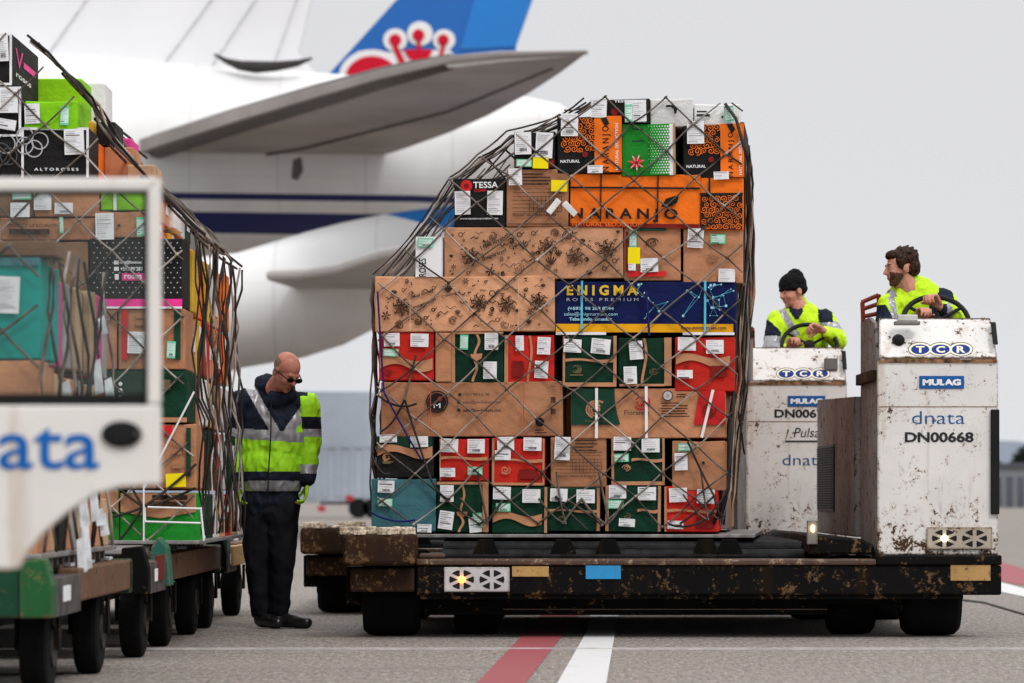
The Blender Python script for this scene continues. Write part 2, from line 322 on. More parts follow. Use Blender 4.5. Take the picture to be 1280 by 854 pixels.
# far blue fin
org = P(540, 95, 130)
FB = flat('fin_blue', (.002, .125, .47), .4, var=.05, sc=.2); FB2 = flat('fin_blue_light', (.004, .19, .60), .4, var=.05, sc=.2)
Cc = empty('aircraft_tail_fin', org, 'bright blue tail fin with red and white crown emblem behind the freighter', 'tail fin')
mb = MB(org); d = 130
mb.prism([P(408, 96, d), P(430, 200, d), P(650, 200, d), P(645, 56, d), P(690, -70, d), P(560, -70, d), P(498, -3, d)], (0, .6, 0), FB); mb.build('fin_panel', Cc)
mb = MB(org); mb.prism([P(575, 62, d-.05), P(645, 58, d-.05), P(689, -69, d-.05), P(612, -69, d-.05)], (0, .04, 0), FB2); mb.build('rudder', Cc)
EW = flat('emblem_white', (.82, .82, .82), .5, var=.02); ER = flat('emblem_red', (.60, .006, .03), .5, var=.05)
def disc(mb, px, py, rx, ry, d, m, a0=0, a1=360, th=.03, n=28):
    pts = [P(px+rx*math.cos(R(a0+(a1-a0)*i/n)), py-ry*math.sin(R(a0+(a1-a0)*i/n)), d) for i in range(n+(0 if a1-a0 == 360 else 1))]
    pts.reverse(); mb.prism(pts, (0, th, 0), m)
mb = MB(org)
for x, y, r in ((494, 50, 15), (525, 42, 16), (555, 50, 14)): disc(mb, x, y, r, r*.95, d-.06, EW)
mb.prism([P(420, 110, d-.06), P(600, 110, d-.06), P(562, 62, d-.06), (P(470, 66, d-.06)), P(448, 64, d-.06), P(428, 82, d-.06)], (0, .03, 0), EW)
disc(mb, 465, 98, 42, 36, d-.065, EW, 0, 180)
mb.build('emblem_outline', Cc)
mb = MB(org)
for x, y, r in ((494, 50, 7.5), (523, 44, 7.5), (554, 50, 7)): disc(mb, x, y, r, r, d-.11, ER)
mb.prism([P(490, 57, d-.11), P(497, 57, d-.11), P(508, 80, d-.11), P(500, 82, d-.11)], (0, .03, 0), ER)
mb.prism([P(521, 50, d-.11), P(526, 50, d-.11), P(526, 64, d-.11), P(521, 64, d-.11)], (0, .03, 0), ER)
mb.prism([P(552, 55, d-.11), P(557, 55, d-.11), P(553, 72, d-.11), P(548, 72, d-.11)], (0, .03, 0), ER)
disc(mb, 523, 62, 17, 15, d-.115, ER, 180, 360); disc(mb, 465, 100, 34, 30, d-.12, ER, 0, 180)
mb.build('emblem', Cc)
# ---------------------------------------------------------------- far backdrop things
d = 140
TR = flat('trailer_grey', (.46, .51, .58), .6, var=.08, sc=.5); TRD = flat('trailer_grey_panel', (.42, .47, .54), .6, var=.05, sc=.5); BLK = flat('rubber_black', (.012, .012, .012), .75, var=.3); RDL = flat('tail_light_red', (.5, .03, .04), .4)
org = Vector((P(430, 0, d).x, d, 0)); T = empty('box_trailer', org, 'tall pale grey box trailer parked far behind the stooping man', 'trailer')
mb = MB(org); mb.box(P(290, 0, d).x, P(640, 0, d).x, d, d+2.6, P(0, 628, d).z, P(0, 489, d).z, TR); mb.build('box_body', T, bevel=.05)
mb = MB(org)
for x in range(300, 640, 17): mb.box(P(x, 0, d).x, P(x+8, 0, d).x, d-.04, d-.01, P(0, 622, d).z, P(0, 560, d).z, TRD)
mb.box(P(290, 0, d).x, P(640, 0, d).x, d-.06, d-.012, P(0, 560, d).z, P(0, 556, d).z, TRD)
mb.build('side_ribs', T)
mb = MB(org); mb.box(P(400, 0, d).x, P(560, 0, d).x, d+.1, d+2.4, .55, P(0, 627, d).z, BLK); mb.build('chassis', T)
for x in (448, 466, 560):
    mb = MB(org); c = P(x, 0, d); mb.cyl((c.x, d-.05, .4), (c.x, d+.35, .4), .4, BLK); mb.build('wheel', T)
for x, y in ((437, 623), (402, 636)):
    mb = MB(org); c = P(x, y, d-.1); mb.box(c.x-.14, c.x+.14, d-.12, d-.02, c.z-.11, c.z+.11, RDL); mb.build('tail_light', T)
d = 260
org = P(1265, HOR, d); org.z = 0
Hm = flat('shed_grey', (.22, .23, .25), .8, var=.12, sc=.2); Hd = flat('shed_dark', (.10, .11, .13), .8, var=.2, sc=.3)
Hh = empty('freight_shed', org, 'low grey freight shed in the haze at the right edge', 'building')
mb = MB(org); mb.box(P(1225, 0, d).x, P(1360, 0, d).x, d, d+12, 0, P(0, 583, d).z, Hm); mb.build('wall', Hh)
mb = MB(org); mb.box(P(1225, 0, d).x-.3, P(1360, 0, d).x, d-.3, d+12, P(0, 583, d).z, P(0, 579, d).z, Hd); mb.build('roof', Hh)
for x in range(1230, 1350, 14):
    mb = MB(org); mb.box(P(x, 0, d).x, P(x+8, 0, d).x, d-.06, d-.01, 0, P(0, 596, d).z, Hd); mb.build('loading_door', Hh)
random.seed(5)
LEAF = flat('far_foliage', (.035, .045, .03), .9, var=.4, sc=1.0)
for (px, py, hgt, lab) in ((1288, 556, 1, 'dark bare-looking tree above the far shed at the right edge'), (1240, 575, .7, 'smaller dark tree left of the far tree by the shed')):
    d2 = 275; base = P(px, HOR, d2); base.z = 0; top = P(px, py, d2).z
    Tt = empty('tree', base, lab, 'tree')
    mb = MB(base); mb.tube([(base.x, d2, 0), (base.x+.1, d2, top*.5), (base.x, d2, top*.9)], [.25, .16, .05], LEAF, 8)
    for k in range(8):
        a = random.uniform(0, 6.28); z = top*random.uniform(.4, .8); mb.tube([(base.x, d2, z), (base.x+math.cos(a)*top*.25, d2+math.sin(a)*top*.25, z+top*.15)], [.08, .03], LEAF, 5)
    mb.build('trunk', Tt)
    mb = MB(base)
    for k in range(2200):
        u = Vector((random.gauss(0, 1), random.gauss(0, 1), random.gauss(0, .8))); u *= random.uniform(.3, 1)/max(u.length, .1)
        c = Vector((base.x, d2, top*.66))+Vector((u.x*top*.32, u.y*top*.32, u.z*top*.36))
        a = Vector((random.uniform(-1, 1), random.uniform(-1, 1), random.uniform(-1, 1))).normalized()*.16; bb = a.cross(Vector((random.random(), random.random(), random.random()))).normalized()*.13
        mb.add([c-a, c-bb, c+a, c+bb], [(0, 1, 2, 3)], LEAF)
    mb.build('crown', Tt)
m, t, b = nodes_of('hazed_treeline'); b.inputs['Roughness'].default_value = 1; b.inputs['Base Color'].default_value = (.25, .29, .35, 1); FT = m  # blue-grey tree colour has the distance haze mixed in
mb = MB(); vs = []; N = 240
for i in range(N+1):
    x = -500+i*1200/N; h = 14+10*noise.noise(Vector((i*.07, 0, 0)))+2.5*noise.noise(Vector((i*.6, 3, 0)))
    vs += [(x, 900, 0), (x, 905, h), (x, 940, h), (x, 945, 0)]
fs = []
for i in range(N):
    for q in range(3): fs.append((i*4+q, (i+1)*4+q, (i+1)*4+q+1, i*4+q+1))
mb.add(vs, fs, FT); structure(mb.build('hills'))
# ---------------------------------------------------------------- flower boxes
class Face:
    """upright working plane of a pallet load: origin, yaw; px -> (u, z)"""
    def __init__(s, O, yaw): s.O = Vector(O); s.yaw = yaw; s.u = Vector((math.cos(yaw), math.sin(yaw), 0)); s.w = Vector((-math.sin(yaw), math.cos(yaw), 0))
    def uz(s, px, py):
        r = Vector(((px-640)/F, 1, (HOR-py)/F)); C = Vector((0, 0, CZ)); t = (s.O-C).dot(s.w)/r.dot(s.w); p = C+r*t-s.O
        return p.dot(s.u), (C+r*t).z
    def pt(s, u, y, z): q = s.O+s.u*u+s.w*y; return Vector((q.x, q.y, z))
CR = {0: (0, 0, 1), 1: (440, 110, .3044), 2: (690, 110, .3044), 3: (450, 340, .2341), 4: (690, 340, .2341), 5: (450, 520, .2341), 6: (690, 520, .2341), 7: (0, 0, .2576), 8: (0, 210, .2459), 9: (110, 250, .2692), 10: (100, 460, .281)}
def carton_box(face, crop, x0, y0, x1, y1, mat, label, dec=(), depth=1.04, name='flower_box', group='flower boxes in the netted stack', tilt=0, push=0):
    ox, oy, sc = CR[crop]; X = lambda x: ox+x*sc; Y = lambda y: oy+y*sc
    u0, z1 = face.uz(X(x0), Y(y0)); u1, z0 = face.uz(X(x1), Y(y1)); W = u1-u0; H = z1-z0
    mb = MB(); j = lambda: random.uniform(-.004, .004)
    nx, nz_ = max(2, int(W/.12)), max(2, int(H/.12))
    # front face as a slightly bulging grid, plain other sides
    bulge = random.uniform(-.004, .009)
    vs = []
    for k in range(nz_+1):
        for i in range(nx+1):
            a, b_ = i/nx, k/nz_; vs.append((W*a+(j() if 0 < i < nx else 0), -bulge*math.sin(a*math.pi)*math.sin(b_*math.pi), H*b_-(.006*math.sin(a*math.pi) if k == nz_ else 0)))
    fs = [(k*(nx+1)+i, k*(nx+1)+i+1, (k+1)*(nx+1)+i+1, (k+1)*(nx+1)+i) for k in range(nz_) for i in range(nx)]
    nb = len(vs); vs += [(0, depth, 0), (W, depth, 0), (W, depth, H), (0, depth, H)]
    bot = [i for i in range(nx+1)]; top = [nz_*(nx+1)+i for i in range(nx+1)]; lef = [k*(nx+1) for k in range(nz_+1)]; rig = [k*(nx+1)+nx for k in range(nz_+1)]
    fs += [tuple(reversed(bot+[])) if 0 else tuple(bot[::-1]+[nb, nb+1]), tuple(top+[nb+2, nb+3]), tuple(lef+[nb+3, nb]), tuple(rig[::-1]+[nb+1, nb+2]), (nb+1, nb, nb+3, nb+2)]
    mb.add(vs, fs, mat)
    o = mb.build(name, bevel=.007)
    o.matrix_world = Matrix.Translation(face.pt(u0, push, z0)) @ Matrix.Rotation(face.yaw+R(random.uniform(-.8, .8)), 4, 'Z') @ Matrix.Rotation(R(tilt), 4, 'Y')
    tag(o, label, 'box', group)
    L2 = lambda x, y: ((X(x)-X(x0))/(X(x1)-X(x0))*W, H-(Y(y)-Y(y0))/(Y(y1)-Y(y0))*H)
    lay = [.010+max(0, bulge)]
    pr = MB(); tx = MB(); 
    def quad(mb_, a, b_, c, d_, m, dy):   # px corners
        mb_.add([(*L2(*a)[:1], dy, L2(*a)[1]), (L2(*b_)[0], dy, L2(*b_)[1]), (L2(*c)[0], dy, L2(*c)[1]), (L2(*d_)[0], dy, L2(*d_)[1])], [(0, 1, 2, 3)], m)
    def rect(mb_, a, b_, c, d_, m, dy, rot=0):
        xa, za = L2(a, b_); xb, zb = L2(c, d_); cx, cz = (xa+xb)/2, (za+zb)/2; h, v = (xb-xa)/2, (za-zb)/2; cs, sn = math.cos(rot), math.sin(rot)
        mb_.add([(cx+p*h*cs-q*v*sn, dy, cz+p*h*sn+q*v*cs) for p, q in ((-1, -1), (1, -1), (1, 1), (-1, 1))], [(0, 1, 2, 3)], m)
    def poly(mb_, pts, m, dy): mb_.add([(L2(*p)[0], dy, L2(*p)[1]) for p in pts], [tuple(range(len(pts)))], m)
    def ribbon(mb_, pts, wd, m, dy):    # local coordinates
        vs = []
        for i, p in enumerate(pts):
            a = Vector(pts[max(0, i-1)]); c = Vector(pts[min(len(pts)-1, i+1)]); t = (c-a); t = t.normalized() if t.length else Vector((1, 0)); n = Vector((-t.y, t.x))*wd/2
            if isinstance(wd, tuple): pass
            vs += [(p[0]-n.x, dy, p[1]-n.y), (p[0]+n.x, dy, p[1]+n.y)]
        mb_.add(vs, [(2*i, 2*i+2, 2*i+3, 2*i+1) for i in range(len(pts)-1)], m)
    k = 0
    for dd in dec:
        k += 1; dy = -(lay[0]+.0012*k); t = dd[0]; a = dd[1:]
        if tx.v: tx.build('lettering', o); tx = MB()
        if t in 'LGY':
            lb = MB(); rot = R(random.uniform(-3, 3))+(a[4] if len(a) > 4 else 0); ly = -(lay[0]+.014); wx, wy = a[2]-a[0], a[3]-a[1]
            rect(lb, *a[:4], {'L': PAPER, 'G': LGREEN, 'Y': YEL}[t], ly, rot)
            if t == 'G': rect(lb, a[0]+wx*.07, a[1]+wy*.12, a[2]-wx*.07, a[3]-wy*.12, flat('label_pale_green', (.55, .80, .68), .5), ly-.001, rot)
            if t != 'Y':
                n = max(3, int(wy*sc/2.6)); cx, cz = L2((a[0]+a[2])/2, (a[1]+a[3])/2); mw, mh = L2(a[2], 0)[0]-L2(a[0], 0)[0], L2(0, a[1])[1]-L2(0, a[3])[1]
                for q in range(n):
                    zz = (.40-.8*q/(n-1))*mh; x2 = random.uniform(-.1, .42)*mw; th = mh*.42/n*random.choice((.3, .4, .8)); mm = INK if random.random() < .12 else INKG
                    pts = [(-.42*mw, zz-th/2), (x2, zz-th/2), (x2, zz+th/2), (-.42*mw, zz+th/2)]
                    lb.add([(cx+p*math.cos(rot)-r_*math.sin(rot), ly-.0022, cz+p*math.sin(rot)+r_*math.cos(rot)) for p, r_ in pts], [(0, 1, 2, 3)], mm)
                if random.random() < .3:
                    for q in range(9):
                        xx = (-.2+.05*q)*mw; pts = [(xx, -.36*mh), (xx+.02*mw*random.choice((1, 1.6)), -.36*mh), (xx+.02*mw, -.2*mh), (xx, -.2*mh)]
                        lb.add([(cx+p*math.cos(rot)-r_*math.sin(rot), ly-.0032, cz+p*math.sin(rot)+r_*math.cos(rot)) for p, r_ in pts], [(0, 1, 2, 3)], INK)
            lo = lb.build('sticky_note' if t == 'Y' else 'shipping_label', o)
        elif t == 'R': rect(pr, *a[:4], a[4], dy)
        elif t == 'P': poly(pr, a[0], a[1], dy)
        elif t == 'T' or t == 'V':
            s, xa, ya, xb, yb, m_ = a[:6]; bold = a[6] if len(a) > 6 else .01; shr = a[7] if len(a) > 7 else 0
            p0 = L2(xa, yb); p1 = L2(xb, ya)
            if t == 'T':
                text_on(tx, s, (p0[0], dy, p0[1]), (p1[0]-p0[0], 0, 0), (0, 0, p1[1]-p0[1]), m_, bold, shr)
            else: text_on(tx, s, (p1[0], dy, p0[1]), (0, 0, p1[1]-p0[1]), (-(p1[0]-p0[0]), 0, 0), m_, bold)
        elif t == 'TR':   # slanted text: bottom-left, bottom-right, height px
            s, xa, ya, xb, yb, h, m_ = a[:7]; p0 = L2(xa, ya); p1 = L2(xb, yb); hv = h*sc/(X(x1)-X(x0))*W
            e = Vector((p1[0]-p0[0], p1[1]-p0[1])); n = Vector((-e.y, e.x)).normalized()*hv
            text_on(tx, s, (p0[0], dy, p0[1]), (e.x, 0, e.y), (n.x, 0, n.y), m_, .02)
        elif t == 'W':    # wavy band x0,x1,y,thick
            xa, xb, yy, th, m_ = a; up_ = []; lo_ = []
            for i in range(15):
                q = i/14; x = xa+(xb-xa)*q; s = math.sin(q*math.pi*1.9+.4); up_.append((x, yy-th/2-th*.30*s)); lo_.append((x, yy+th/2-th*.45*math.sin(q*math.pi*1.9-.1)))
            vs = [(L2(*p)[0], dy, L2(*p)[1]) for pr_ in zip(lo_, up_) for p in pr_]; pr.add(vs, [(2*i, 2*i+2, 2*i+3, 2*i+1) for i in range(14)], m_)
        elif t == 'WV':   # vertical wavy band y0,y1,x,thick
            ya, yb, xx, th, m_ = a; vs = []
            for i in range(13):
                q = i/12; y = ya+(yb-ya)*q; s = math.sin(q*math.pi*1.5)*th*.8; vs += [(L2(xx+s-th/2, y)[0], dy, L2(0, y)[1]), (L2(xx+s+th/2, y)[0], dy, L2(0, y)[1])]
            pr.add(vs, [(2*i+1, 2*i+3, 2*i+2, 2*i) [::-1] for i in range(12)], m_)
        elif t == 'ROSE':
            cx, cy, r, m_ = a; c0 = L2(cx, cy); rr = r*sc/(X(x1)-X(x0))*W
            for q in range(4):
                a0 = random.uniform(0, 6); r1 = rr*(.28+.24*q)
                ribbon(pr, [(c0[0]+r1*math.cos(a0+s*.38), c0[1]+r1*.85*math.sin(a0+s*.38)) for s in range(10)], rr*.17, m_, dy-.0001*q)
        elif t == 'LINES':  # x0,y0,x1,y1,n,mat
            xa, ya, xb, yb, n, m_ = a
            for q in range(n):
                y = ya+(yb-ya)*q/max(1, n-1); rect(pr, xa+random.uniform(0, .1)*(xb-xa), y-3.2, xb-random.uniform(0, .3)*(xb-xa), y+3.2, m_, dy)
        elif t == 'TABLE':
            xa, ya, xb, yb = a
            for q in range(7): y = ya+(yb-ya)*q/6; rect(pr, xa, y-1.1, xb, y+1.1, INKB, dy)
            for q in range(9): x = xa+(xb-xa)*(.35+.65*q/8); rect(pr, x-1.1, ya+(yb-ya)*.33, x+1.1, yb, INKB, dy-.0002)
        elif t == 'SPI':   # spirals x0,y0,x1,y1, step, mat
            xa, ya, xb, yb, stp, m_ = a; y = ya+stp*.5; row = 0
            while y < yb:
                x = xa+stp*(.5 if row % 2 == 0 else .95)
                while x < xb-stp*.3:
                    c0 = L2(x+random.uniform(-3, 3), y+random.uniform(-3, 3)); rr = stp*.56*sc/(X(x1)-X(x0))*W*random.uniform(.8, 1.1); a0 = random.uniform(0, 6); sg = random.choice((-1, 1))
                    pts = []
                    for s in range(22):
                        g = s/21; r1 = rr*(.12+.88*g); an = a0+sg*g*9.5; zz = min(max(c0[1]+r1*math.sin(an), L2(0, yb)[1]), L2(0, ya)[1]); pts.append((min(max(c0[0]+r1*math.cos(an), L2(xa, 0)[0]), L2(xb, 0)[0]), zz))
                    ribbon(pr, pts, rr*.2, m_, dy-random.uniform(0, .0008)); x += stp
                y += stp*.88; row += 1
        elif t == 'DOTS':  # halftone x0,y0,x1,y1,mat
            xa, ya, xb, yb, m_ = a; nx_ = 9; ny_ = 18
            for q in range(ny_):
                for i in range(nx_):
                    g = (i+.5*(q % 2))/(nx_-1)
                    x = xa+(xb-xa)*g; y = ya+(yb-ya)*(q+.5)/ny_; s = (xb-xa)/nx_*(.14+.36*g)
                    poly(pr, [(x-s, y), (x, y+s*1.05), (min(x+s, xb+4), y), (x, y-s*1.05)], m_, dy)
        elif t == 'STAR':
            cx, cy, r, m_ = a; pts = []
            for q in range(14): an = q*math.pi/7+.3; rr = r if q % 2 == 0 else r*.42; pts.append((cx+rr*math.cos(an), cy-rr*math.sin(an)))
            for q in range(0, 14, 2): poly(pr, [(cx, cy), pts[(q-1) % 14], pts[q], pts[(q+1) % 14]], m_, dy)
            for q in range(0, 14, 2): poly(pr, [(cx, cy), (cx+(pts[q][0]-cx)*.8-2, cy+(pts[q][1]-cy)*.8), (cx+(pts[q][0]-cx)*.8+2, cy+(pts[q][1]-cy)*.8)], WHITEP, dy-.001)
        elif t == 'NETW':  # constellation
            xa, ya, xb, yb = a; rs = random.Random(int(xa)); pts = [(rs.uniform(xa, xb), rs.uniform(ya, yb)) for _ in range(13)]
            for i in range(len(pts)):
                nb_ = sorted(range(len(pts)), key=lambda q: (pts[q][0]-pts[i][0])**2+(pts[q][1]-pts[i][1])**2)[1:3]
                for q in nb_: ribbon(pr, [L2(*pts[i]), L2(*pts[q])], .0022, CYAN, dy-.0002)
                c0 = L2(*pts[i]); rr = rs.choice((.004, .006, .009)); pr.add([(c0[0]+rr*math.cos(s*.785), dy-.0006, c0[1]+rr*math.sin(s*.785)) for s in range(8)], [tuple(range(8))], PALEB)
        elif t == 'DOOD':  # kraft doodles: dense little botanical drawings
            xa, ya, xb, yb, n, sd_ = a; rs = random.Random(sd_); lx0, lz1 = L2(xa, ya); lx1, lz0 = L2(xb, yb); placed = []
            big = [(lx0+(lx1-lx0)*f, (lz0+lz1)/2+rs.uniform(-.04, .04), .062) for f in (.14, .58, .74, .92)]
            for q in range(n*5):
                if len(placed) >= n: break
                if big: x, z, s = big.pop()
                else: s = rs.choice((.014, .02, .026, .036)); x = rs.uniform(lx0+s, lx1-s); z = rs.uniform(lz0+s, lz1-s)
                if any((x-p[0])**2+(z-p[1])**2 < (s+p[2])**2*.8 for p in placed): continue
                placed.append((x, z, s)); kind = 9 if s > .05 else rs.randrange(6); a0 = rs.uniform(0, 6.28); lw = rs.uniform(.0038, .007)
                cir = lambda cx_, cz_, r_, st=0, en=6.6, nn=12, wv=0: [(cx_+r_*(1+wv*math.sin(5*(st+(en-st)*i/nn)))*math.cos(st+(en-st)*i/nn), cz_+r_*(1+wv*math.sin(5*(st+(en-st)*i/nn)))*math.sin(st+(en-st)*i/nn)) for i in range(nn+1)]
                if kind == 9:
                    for g in range(7):
                        an = a0+g*.9; ribbon(pr, cir(x+math.cos(an)*s*.55, z+math.sin(an)*s*.55, s*.42, an, an+5, 9, .2), .006, INKB, dy-.0001*g)
                        pr.add([(x+math.cos(an)*s*.5, dy-.0012, z+math.sin(an)*s*.5), (x+math.cos(an+.25)*s*1.0, dy-.0012, z+math.sin(an+.25)*s*1.0), (x+math.cos(an+.5)*s*.55, dy-.0012, z+math.sin(an+.5)*s*.55)], [(0, 1, 2)], INKB)
                    for g in range(3): ribbon(pr, cir(x, z, s*(.12+.13*g), a0+g, a0+g+4.6, 9, .15), .006, INKB, dy-.0014)
                elif kind == 0:
                    for g in range(3): ribbon(pr, cir(x, z, s*(.3+.33*g), a0+g, a0+g+5, 10, .12), lw, INKB, dy)
                elif kind == 1:
                    for g in range(5): an = math.pi/2+(g-2)*.42; ribbon(pr, [(x, z-s*.7), (x+math.cos(an)*s, z-s*.5+math.sin(an)*s*.9), (x+math.cos(an)*s*1.2, z-s*.5+math.sin(an)*s*1.35)], lw*1.5, INKB, dy-.0001*g)
                elif kind == 2:
                    for g in range(6): an = a0+g*1.05; pr.add([(x, dy-.0001*g, z), (x+math.cos(an-.3)*s*.6, dy-.0001*g, z+math.sin(an-.3)*s*.6), (x+math.cos(an)*s, dy-.0001*g, z+math.sin(an)*s), (x+math.cos(an+.3)*s*.6, dy-.0001*g, z+math.sin(an+.3)*s*.6)], [(0, 1, 2, 3)], INKB)
                elif kind == 3: ribbon(pr, [(x+s*1.3*(i/8-.5)*2, z+s*.35*math.sin(i*1.1+a0)) for i in range(9)], lw, INKB, dy)
                elif kind == 4:
                    ribbon(pr, cir(x, z, s*.5), lw, INKB, dy); ribbon(pr, [(x+s*.5, z), (x+s*1.2, z+s*.7)], lw, INKB, dy)
                else:
                    for g in range(3): c_ = (x+rs.uniform(-s, s), z+rs.uniform(-s, s)); pr.add([(c_[0]+.006*math.cos(i*1.05), dy, c_[1]+.006*math.sin(i*1.05)) for i in range(6)], [tuple(range(6))], INKB)
        elif t == 'CIRC':
            cx, cy, r, m_ = a; c0 = L2(cx, cy); rr = r*sc/(X(x1)-X(x0))*W
            pr.add([(c0[0]+rr*math.cos(s*.2618), dy, c0[1]+rr*math.sin(s*.2618)) for s in range(24)], [tuple(range(24))], m_)
        elif t == 'CDOTS':
            for cx, cy in a[0]:
                c0 = L2(cx, cy); rr = a[1]*sc/(X(x1)-X(x0))*W; pr.add([(c0[0]+rr*math.cos(s*.785), dy, c0[1]+rr*math.sin(s*.785)) for s in range(8)], [tuple(range(8))], a[2])
        elif t == 'RING':
            cx, cy, r, m_ = a; c0 = L2(cx, cy); rr = r*sc/(X(x1)-X(x0))*W
            ribbon(pr, [(c0[0]+rr*math.cos(s*.2618), c0[1]+rr*math.sin(s*.2618)) for s in range(25)], rr*.08+.003, m_, dy)
        elif t == 'STRAP':
            sb = MB(); xa, ya, xb, yb, wd, m_ = a; ribbon(sb, [L2(xa, ya), L2(xb, yb)], wd, m_, -(lay[0]+.019)); sb.build('strap', o)
        elif t == 'FLAP':  # seam where flaps meet
            rect(pr, a[0], a[1], a[2], a[3], a[4] if len(a) > 4 else SM, dy)
    if pr.v: pr.build('printed_panel', o)
    if tx.v: tx.build('lettering', o)
    return o, u0, u1, z0, z1

random.seed(11)
YAW = R(-5.0)
q = P(465, 664, 22.75); MF = Face((q.x, q.y, 0), YAW)
G1 = 'front flower boxes in the tall netted stack'
def B(*a, **k):
    k.setdefault('group', G1); k.setdefault('tilt', random.uniform(-.5, .5)); k.setdefault('push', random.uniform(-.006, .016)); return carton_box(MF, *a, **k)
L_, G_, Y_ = 'L', 'G', 'Y'
# bottom row
B(5, 60, 335, 405, 617, TEAL, 'plain teal box at the bottom left corner of the tall stack', [('L', 98, 345, 186, 410), ('G', 96, 440, 176, 483), ('L', 308, 578, 384, 622)])
B(5, 412, 365, 688, 620, GREEN, 'dark green box with upright brown ribbon print right of the teal box', [('R', 655, 365, 686, 620, BROWNP), ('R', 412, 352, 688, 366, BROWNP), ('WV', 370, 512, 548, 12, BROWNP), ('P', [(515, 512), (575, 512), (572, 530), (545, 543), (522, 532)], BROWNP), ('WV', 540, 620, 541, 14, BROWNP), ('L', 430, 370, 502, 458), ('L', 423, 508, 500, 605, -.1), ('L', 584, 540, 650, 622, .1), ('G', 605, 518, 655, 598)])
B(5, 703, 375, 1003, 625, GREEN, 'dark green box with broad brown wave low on its front, bottom row', [('W', 710, 972, 545, 46, BROWNP), ('R', 985, 378, 1000, 622, BROWNP), ('L', 712, 378, 806, 446), ('L', 868, 390, 964, 462), ('G', 727, 465, 806, 510)])
B(6, -25, 378, 258, 615, GREEN, 'dark green box with thin tan wave at the bottom middle under the table-print box', [('R', 240, 382, 256, 612, BROWNP), ('W', -20, 240, 506, 12, BROWNP), ('ROSE', 48, 555, 22, OLIVE), ('L', -8, 388, 84, 456), ('L', 132, 392, 230, 464)])
B(6, 285, 368, 582, 618, GREEN, 'dark green box with green tag, second from the right in the bottom row', [('R', 565, 372, 580, 615, BROWNP), ('R', 285, 372, 303, 615, BROWNP), ('W', 455, 565, 505, 14, BROWNP), ('ROSE', 400, 535, 20, OLIVE), ('L', 303, 370, 396, 440), ('L', 458, 378, 555, 448), ('G', 298, 448, 382, 495), ('L', 358, 548, 444, 590)])
B(6, 598, 375, 888, 620, RED, 'red box at the bottom right corner of the tall stack', [('R', 600, 378, 612, 618, BROWNP), ('W', 612, 880, 508, 14, BROWNP), ('R', 770, 540, 870, 600, MAROON), ('L', 626, 385, 722, 460), ('L', 774, 392, 868, 468), ('L', 617, 560, 702, 604)])
# second row
B(5, 85, 108, 392, 330, BLACK, 'near-black box with wide brown wave directly above the teal box', [('P', [(88, 112), (388, 112), (388, 190), (88, 165)], GREENP), ('W', 95, 388, 188, 46, BROWNP), ('ROSE', 150, 222, 26, BROWNP), ('LINES', 118, 245, 180, 252, 2, OLIVE), ('L', 108, 100, 200, 142), ('L', 272, 110, 366, 168)])
B(5, 425, 120, 688, 348, RED, 'bright red box over the ribbon-print green box, second row', [('R', 425, 122, 432, 345, BROWNP), ('W', 432, 682, 226, 14, BROWNP), ('ROSE', 492, 290, 22, MAROON), ('L', 432, 122, 526, 194), ('L', 576, 125, 668, 200), ('L', 428, 278, 510, 326), ('G', 576, 272, 656, 316)])
B(5, 705, 118, 985, 370, RED, 'red box with tan rose print and brown edge, second row middle', [('R', 705, 120, 718, 368, BROWNP), ('R', 975, 120, 985, 368, BROWNP), ('R', 705, 356, 985, 370, BROWNP), ('W', 720, 975, 236, 14, BROWNP), ('ROSE', 778, 288, 26, BROWNP), ('R', 850, 285, 950, 335, MAROON), ('L', 734, 112, 824, 186), ('L', 874, 115, 970, 185), ('L', 722, 185, 806, 235)])
B(6, -8, 114, 290, 382, BROWN, 'brown box printed with a grid table, second row', [('LINES', 110, 132, 265, 185, 4, INKB), ('TABLE', 25, 195, 265, 305), ('T', 'PRODUCT GROWN IN ECUADOR', 25, 318, 235, 328, INKB, .02), ('L', 15, 112, 98, 236)])
B(6, 318, 118, 602, 370, GREEN, 'dark green box with tan frame and rose mark under the white-strapped carton', [('R', 318, 120, 332, 368, BROWNP), ('R', 590, 120, 602, 368, BROWNP), ('R', 318, 350, 602, 370, BROWNP), ('W', 425, 590, 236, 14, BROWNP), ('ROSE', 398, 280, 22, BROWNP), ('L', 330, 112, 424, 185), ('L', 480, 122, 576, 195), ('G', 333, 202, 412, 246)])
B(6, 640, 132, 925, 398, BROWN, 'plain brown box with small round hole at the right end of the second row', [('CIRC', 808, 250, 8, INK), ('G', 672, 146, 750, 188), ('L', 655, 198, 724, 290)])
# long third row
B(3, 112, 588, 1082, 880, BROWN, 'long brown carton with round black logo and contact lines', [('STRAP', 380, 588, 380, 880, .006, flat('red_strap', (.5, .1, .05), .5)), ('STRAP', 876, 600, 876, 880, .006, flat('red_strap', (.5, .1, .05), .5)), ('RING', 414, 695, 56, BLACKP), ('CIRC', 414, 695, 48, BLACKP), ('CIRC', 430, 680, 13, REDP), ('T', 'M', 396, 702, 432, 728, WHITEP, 0),
   ('CIRC', 536, 658, 10, INK), ('CIRC', 532, 698, 10, INK), ('CIRC', 530, 740, 10, INK), ('T', '(+593) 984 212 198', 552, 650, 694, 668, INK, .01), ('T', 'sales@pw-flowers.com', 552, 690, 756, 710, INK, .01), ('T', 'sales@pw-flowers.com', 552, 732, 756, 754, INK, .03), ('CIRC', 962, 806, 24, BLACKP), ('LINES', 930, 848, 1000, 862, 2, INKB), ('R', 1018, 615, 1048, 618, INKB), ('R', 1020, 672, 1046, 705, INKB), ('R', 1020, 735, 1046, 765, INKB)], depth=.34)
CONC = [(104, 625), (335, 625), (338, 700), (352, 770), (366, 816), (104, 816)]
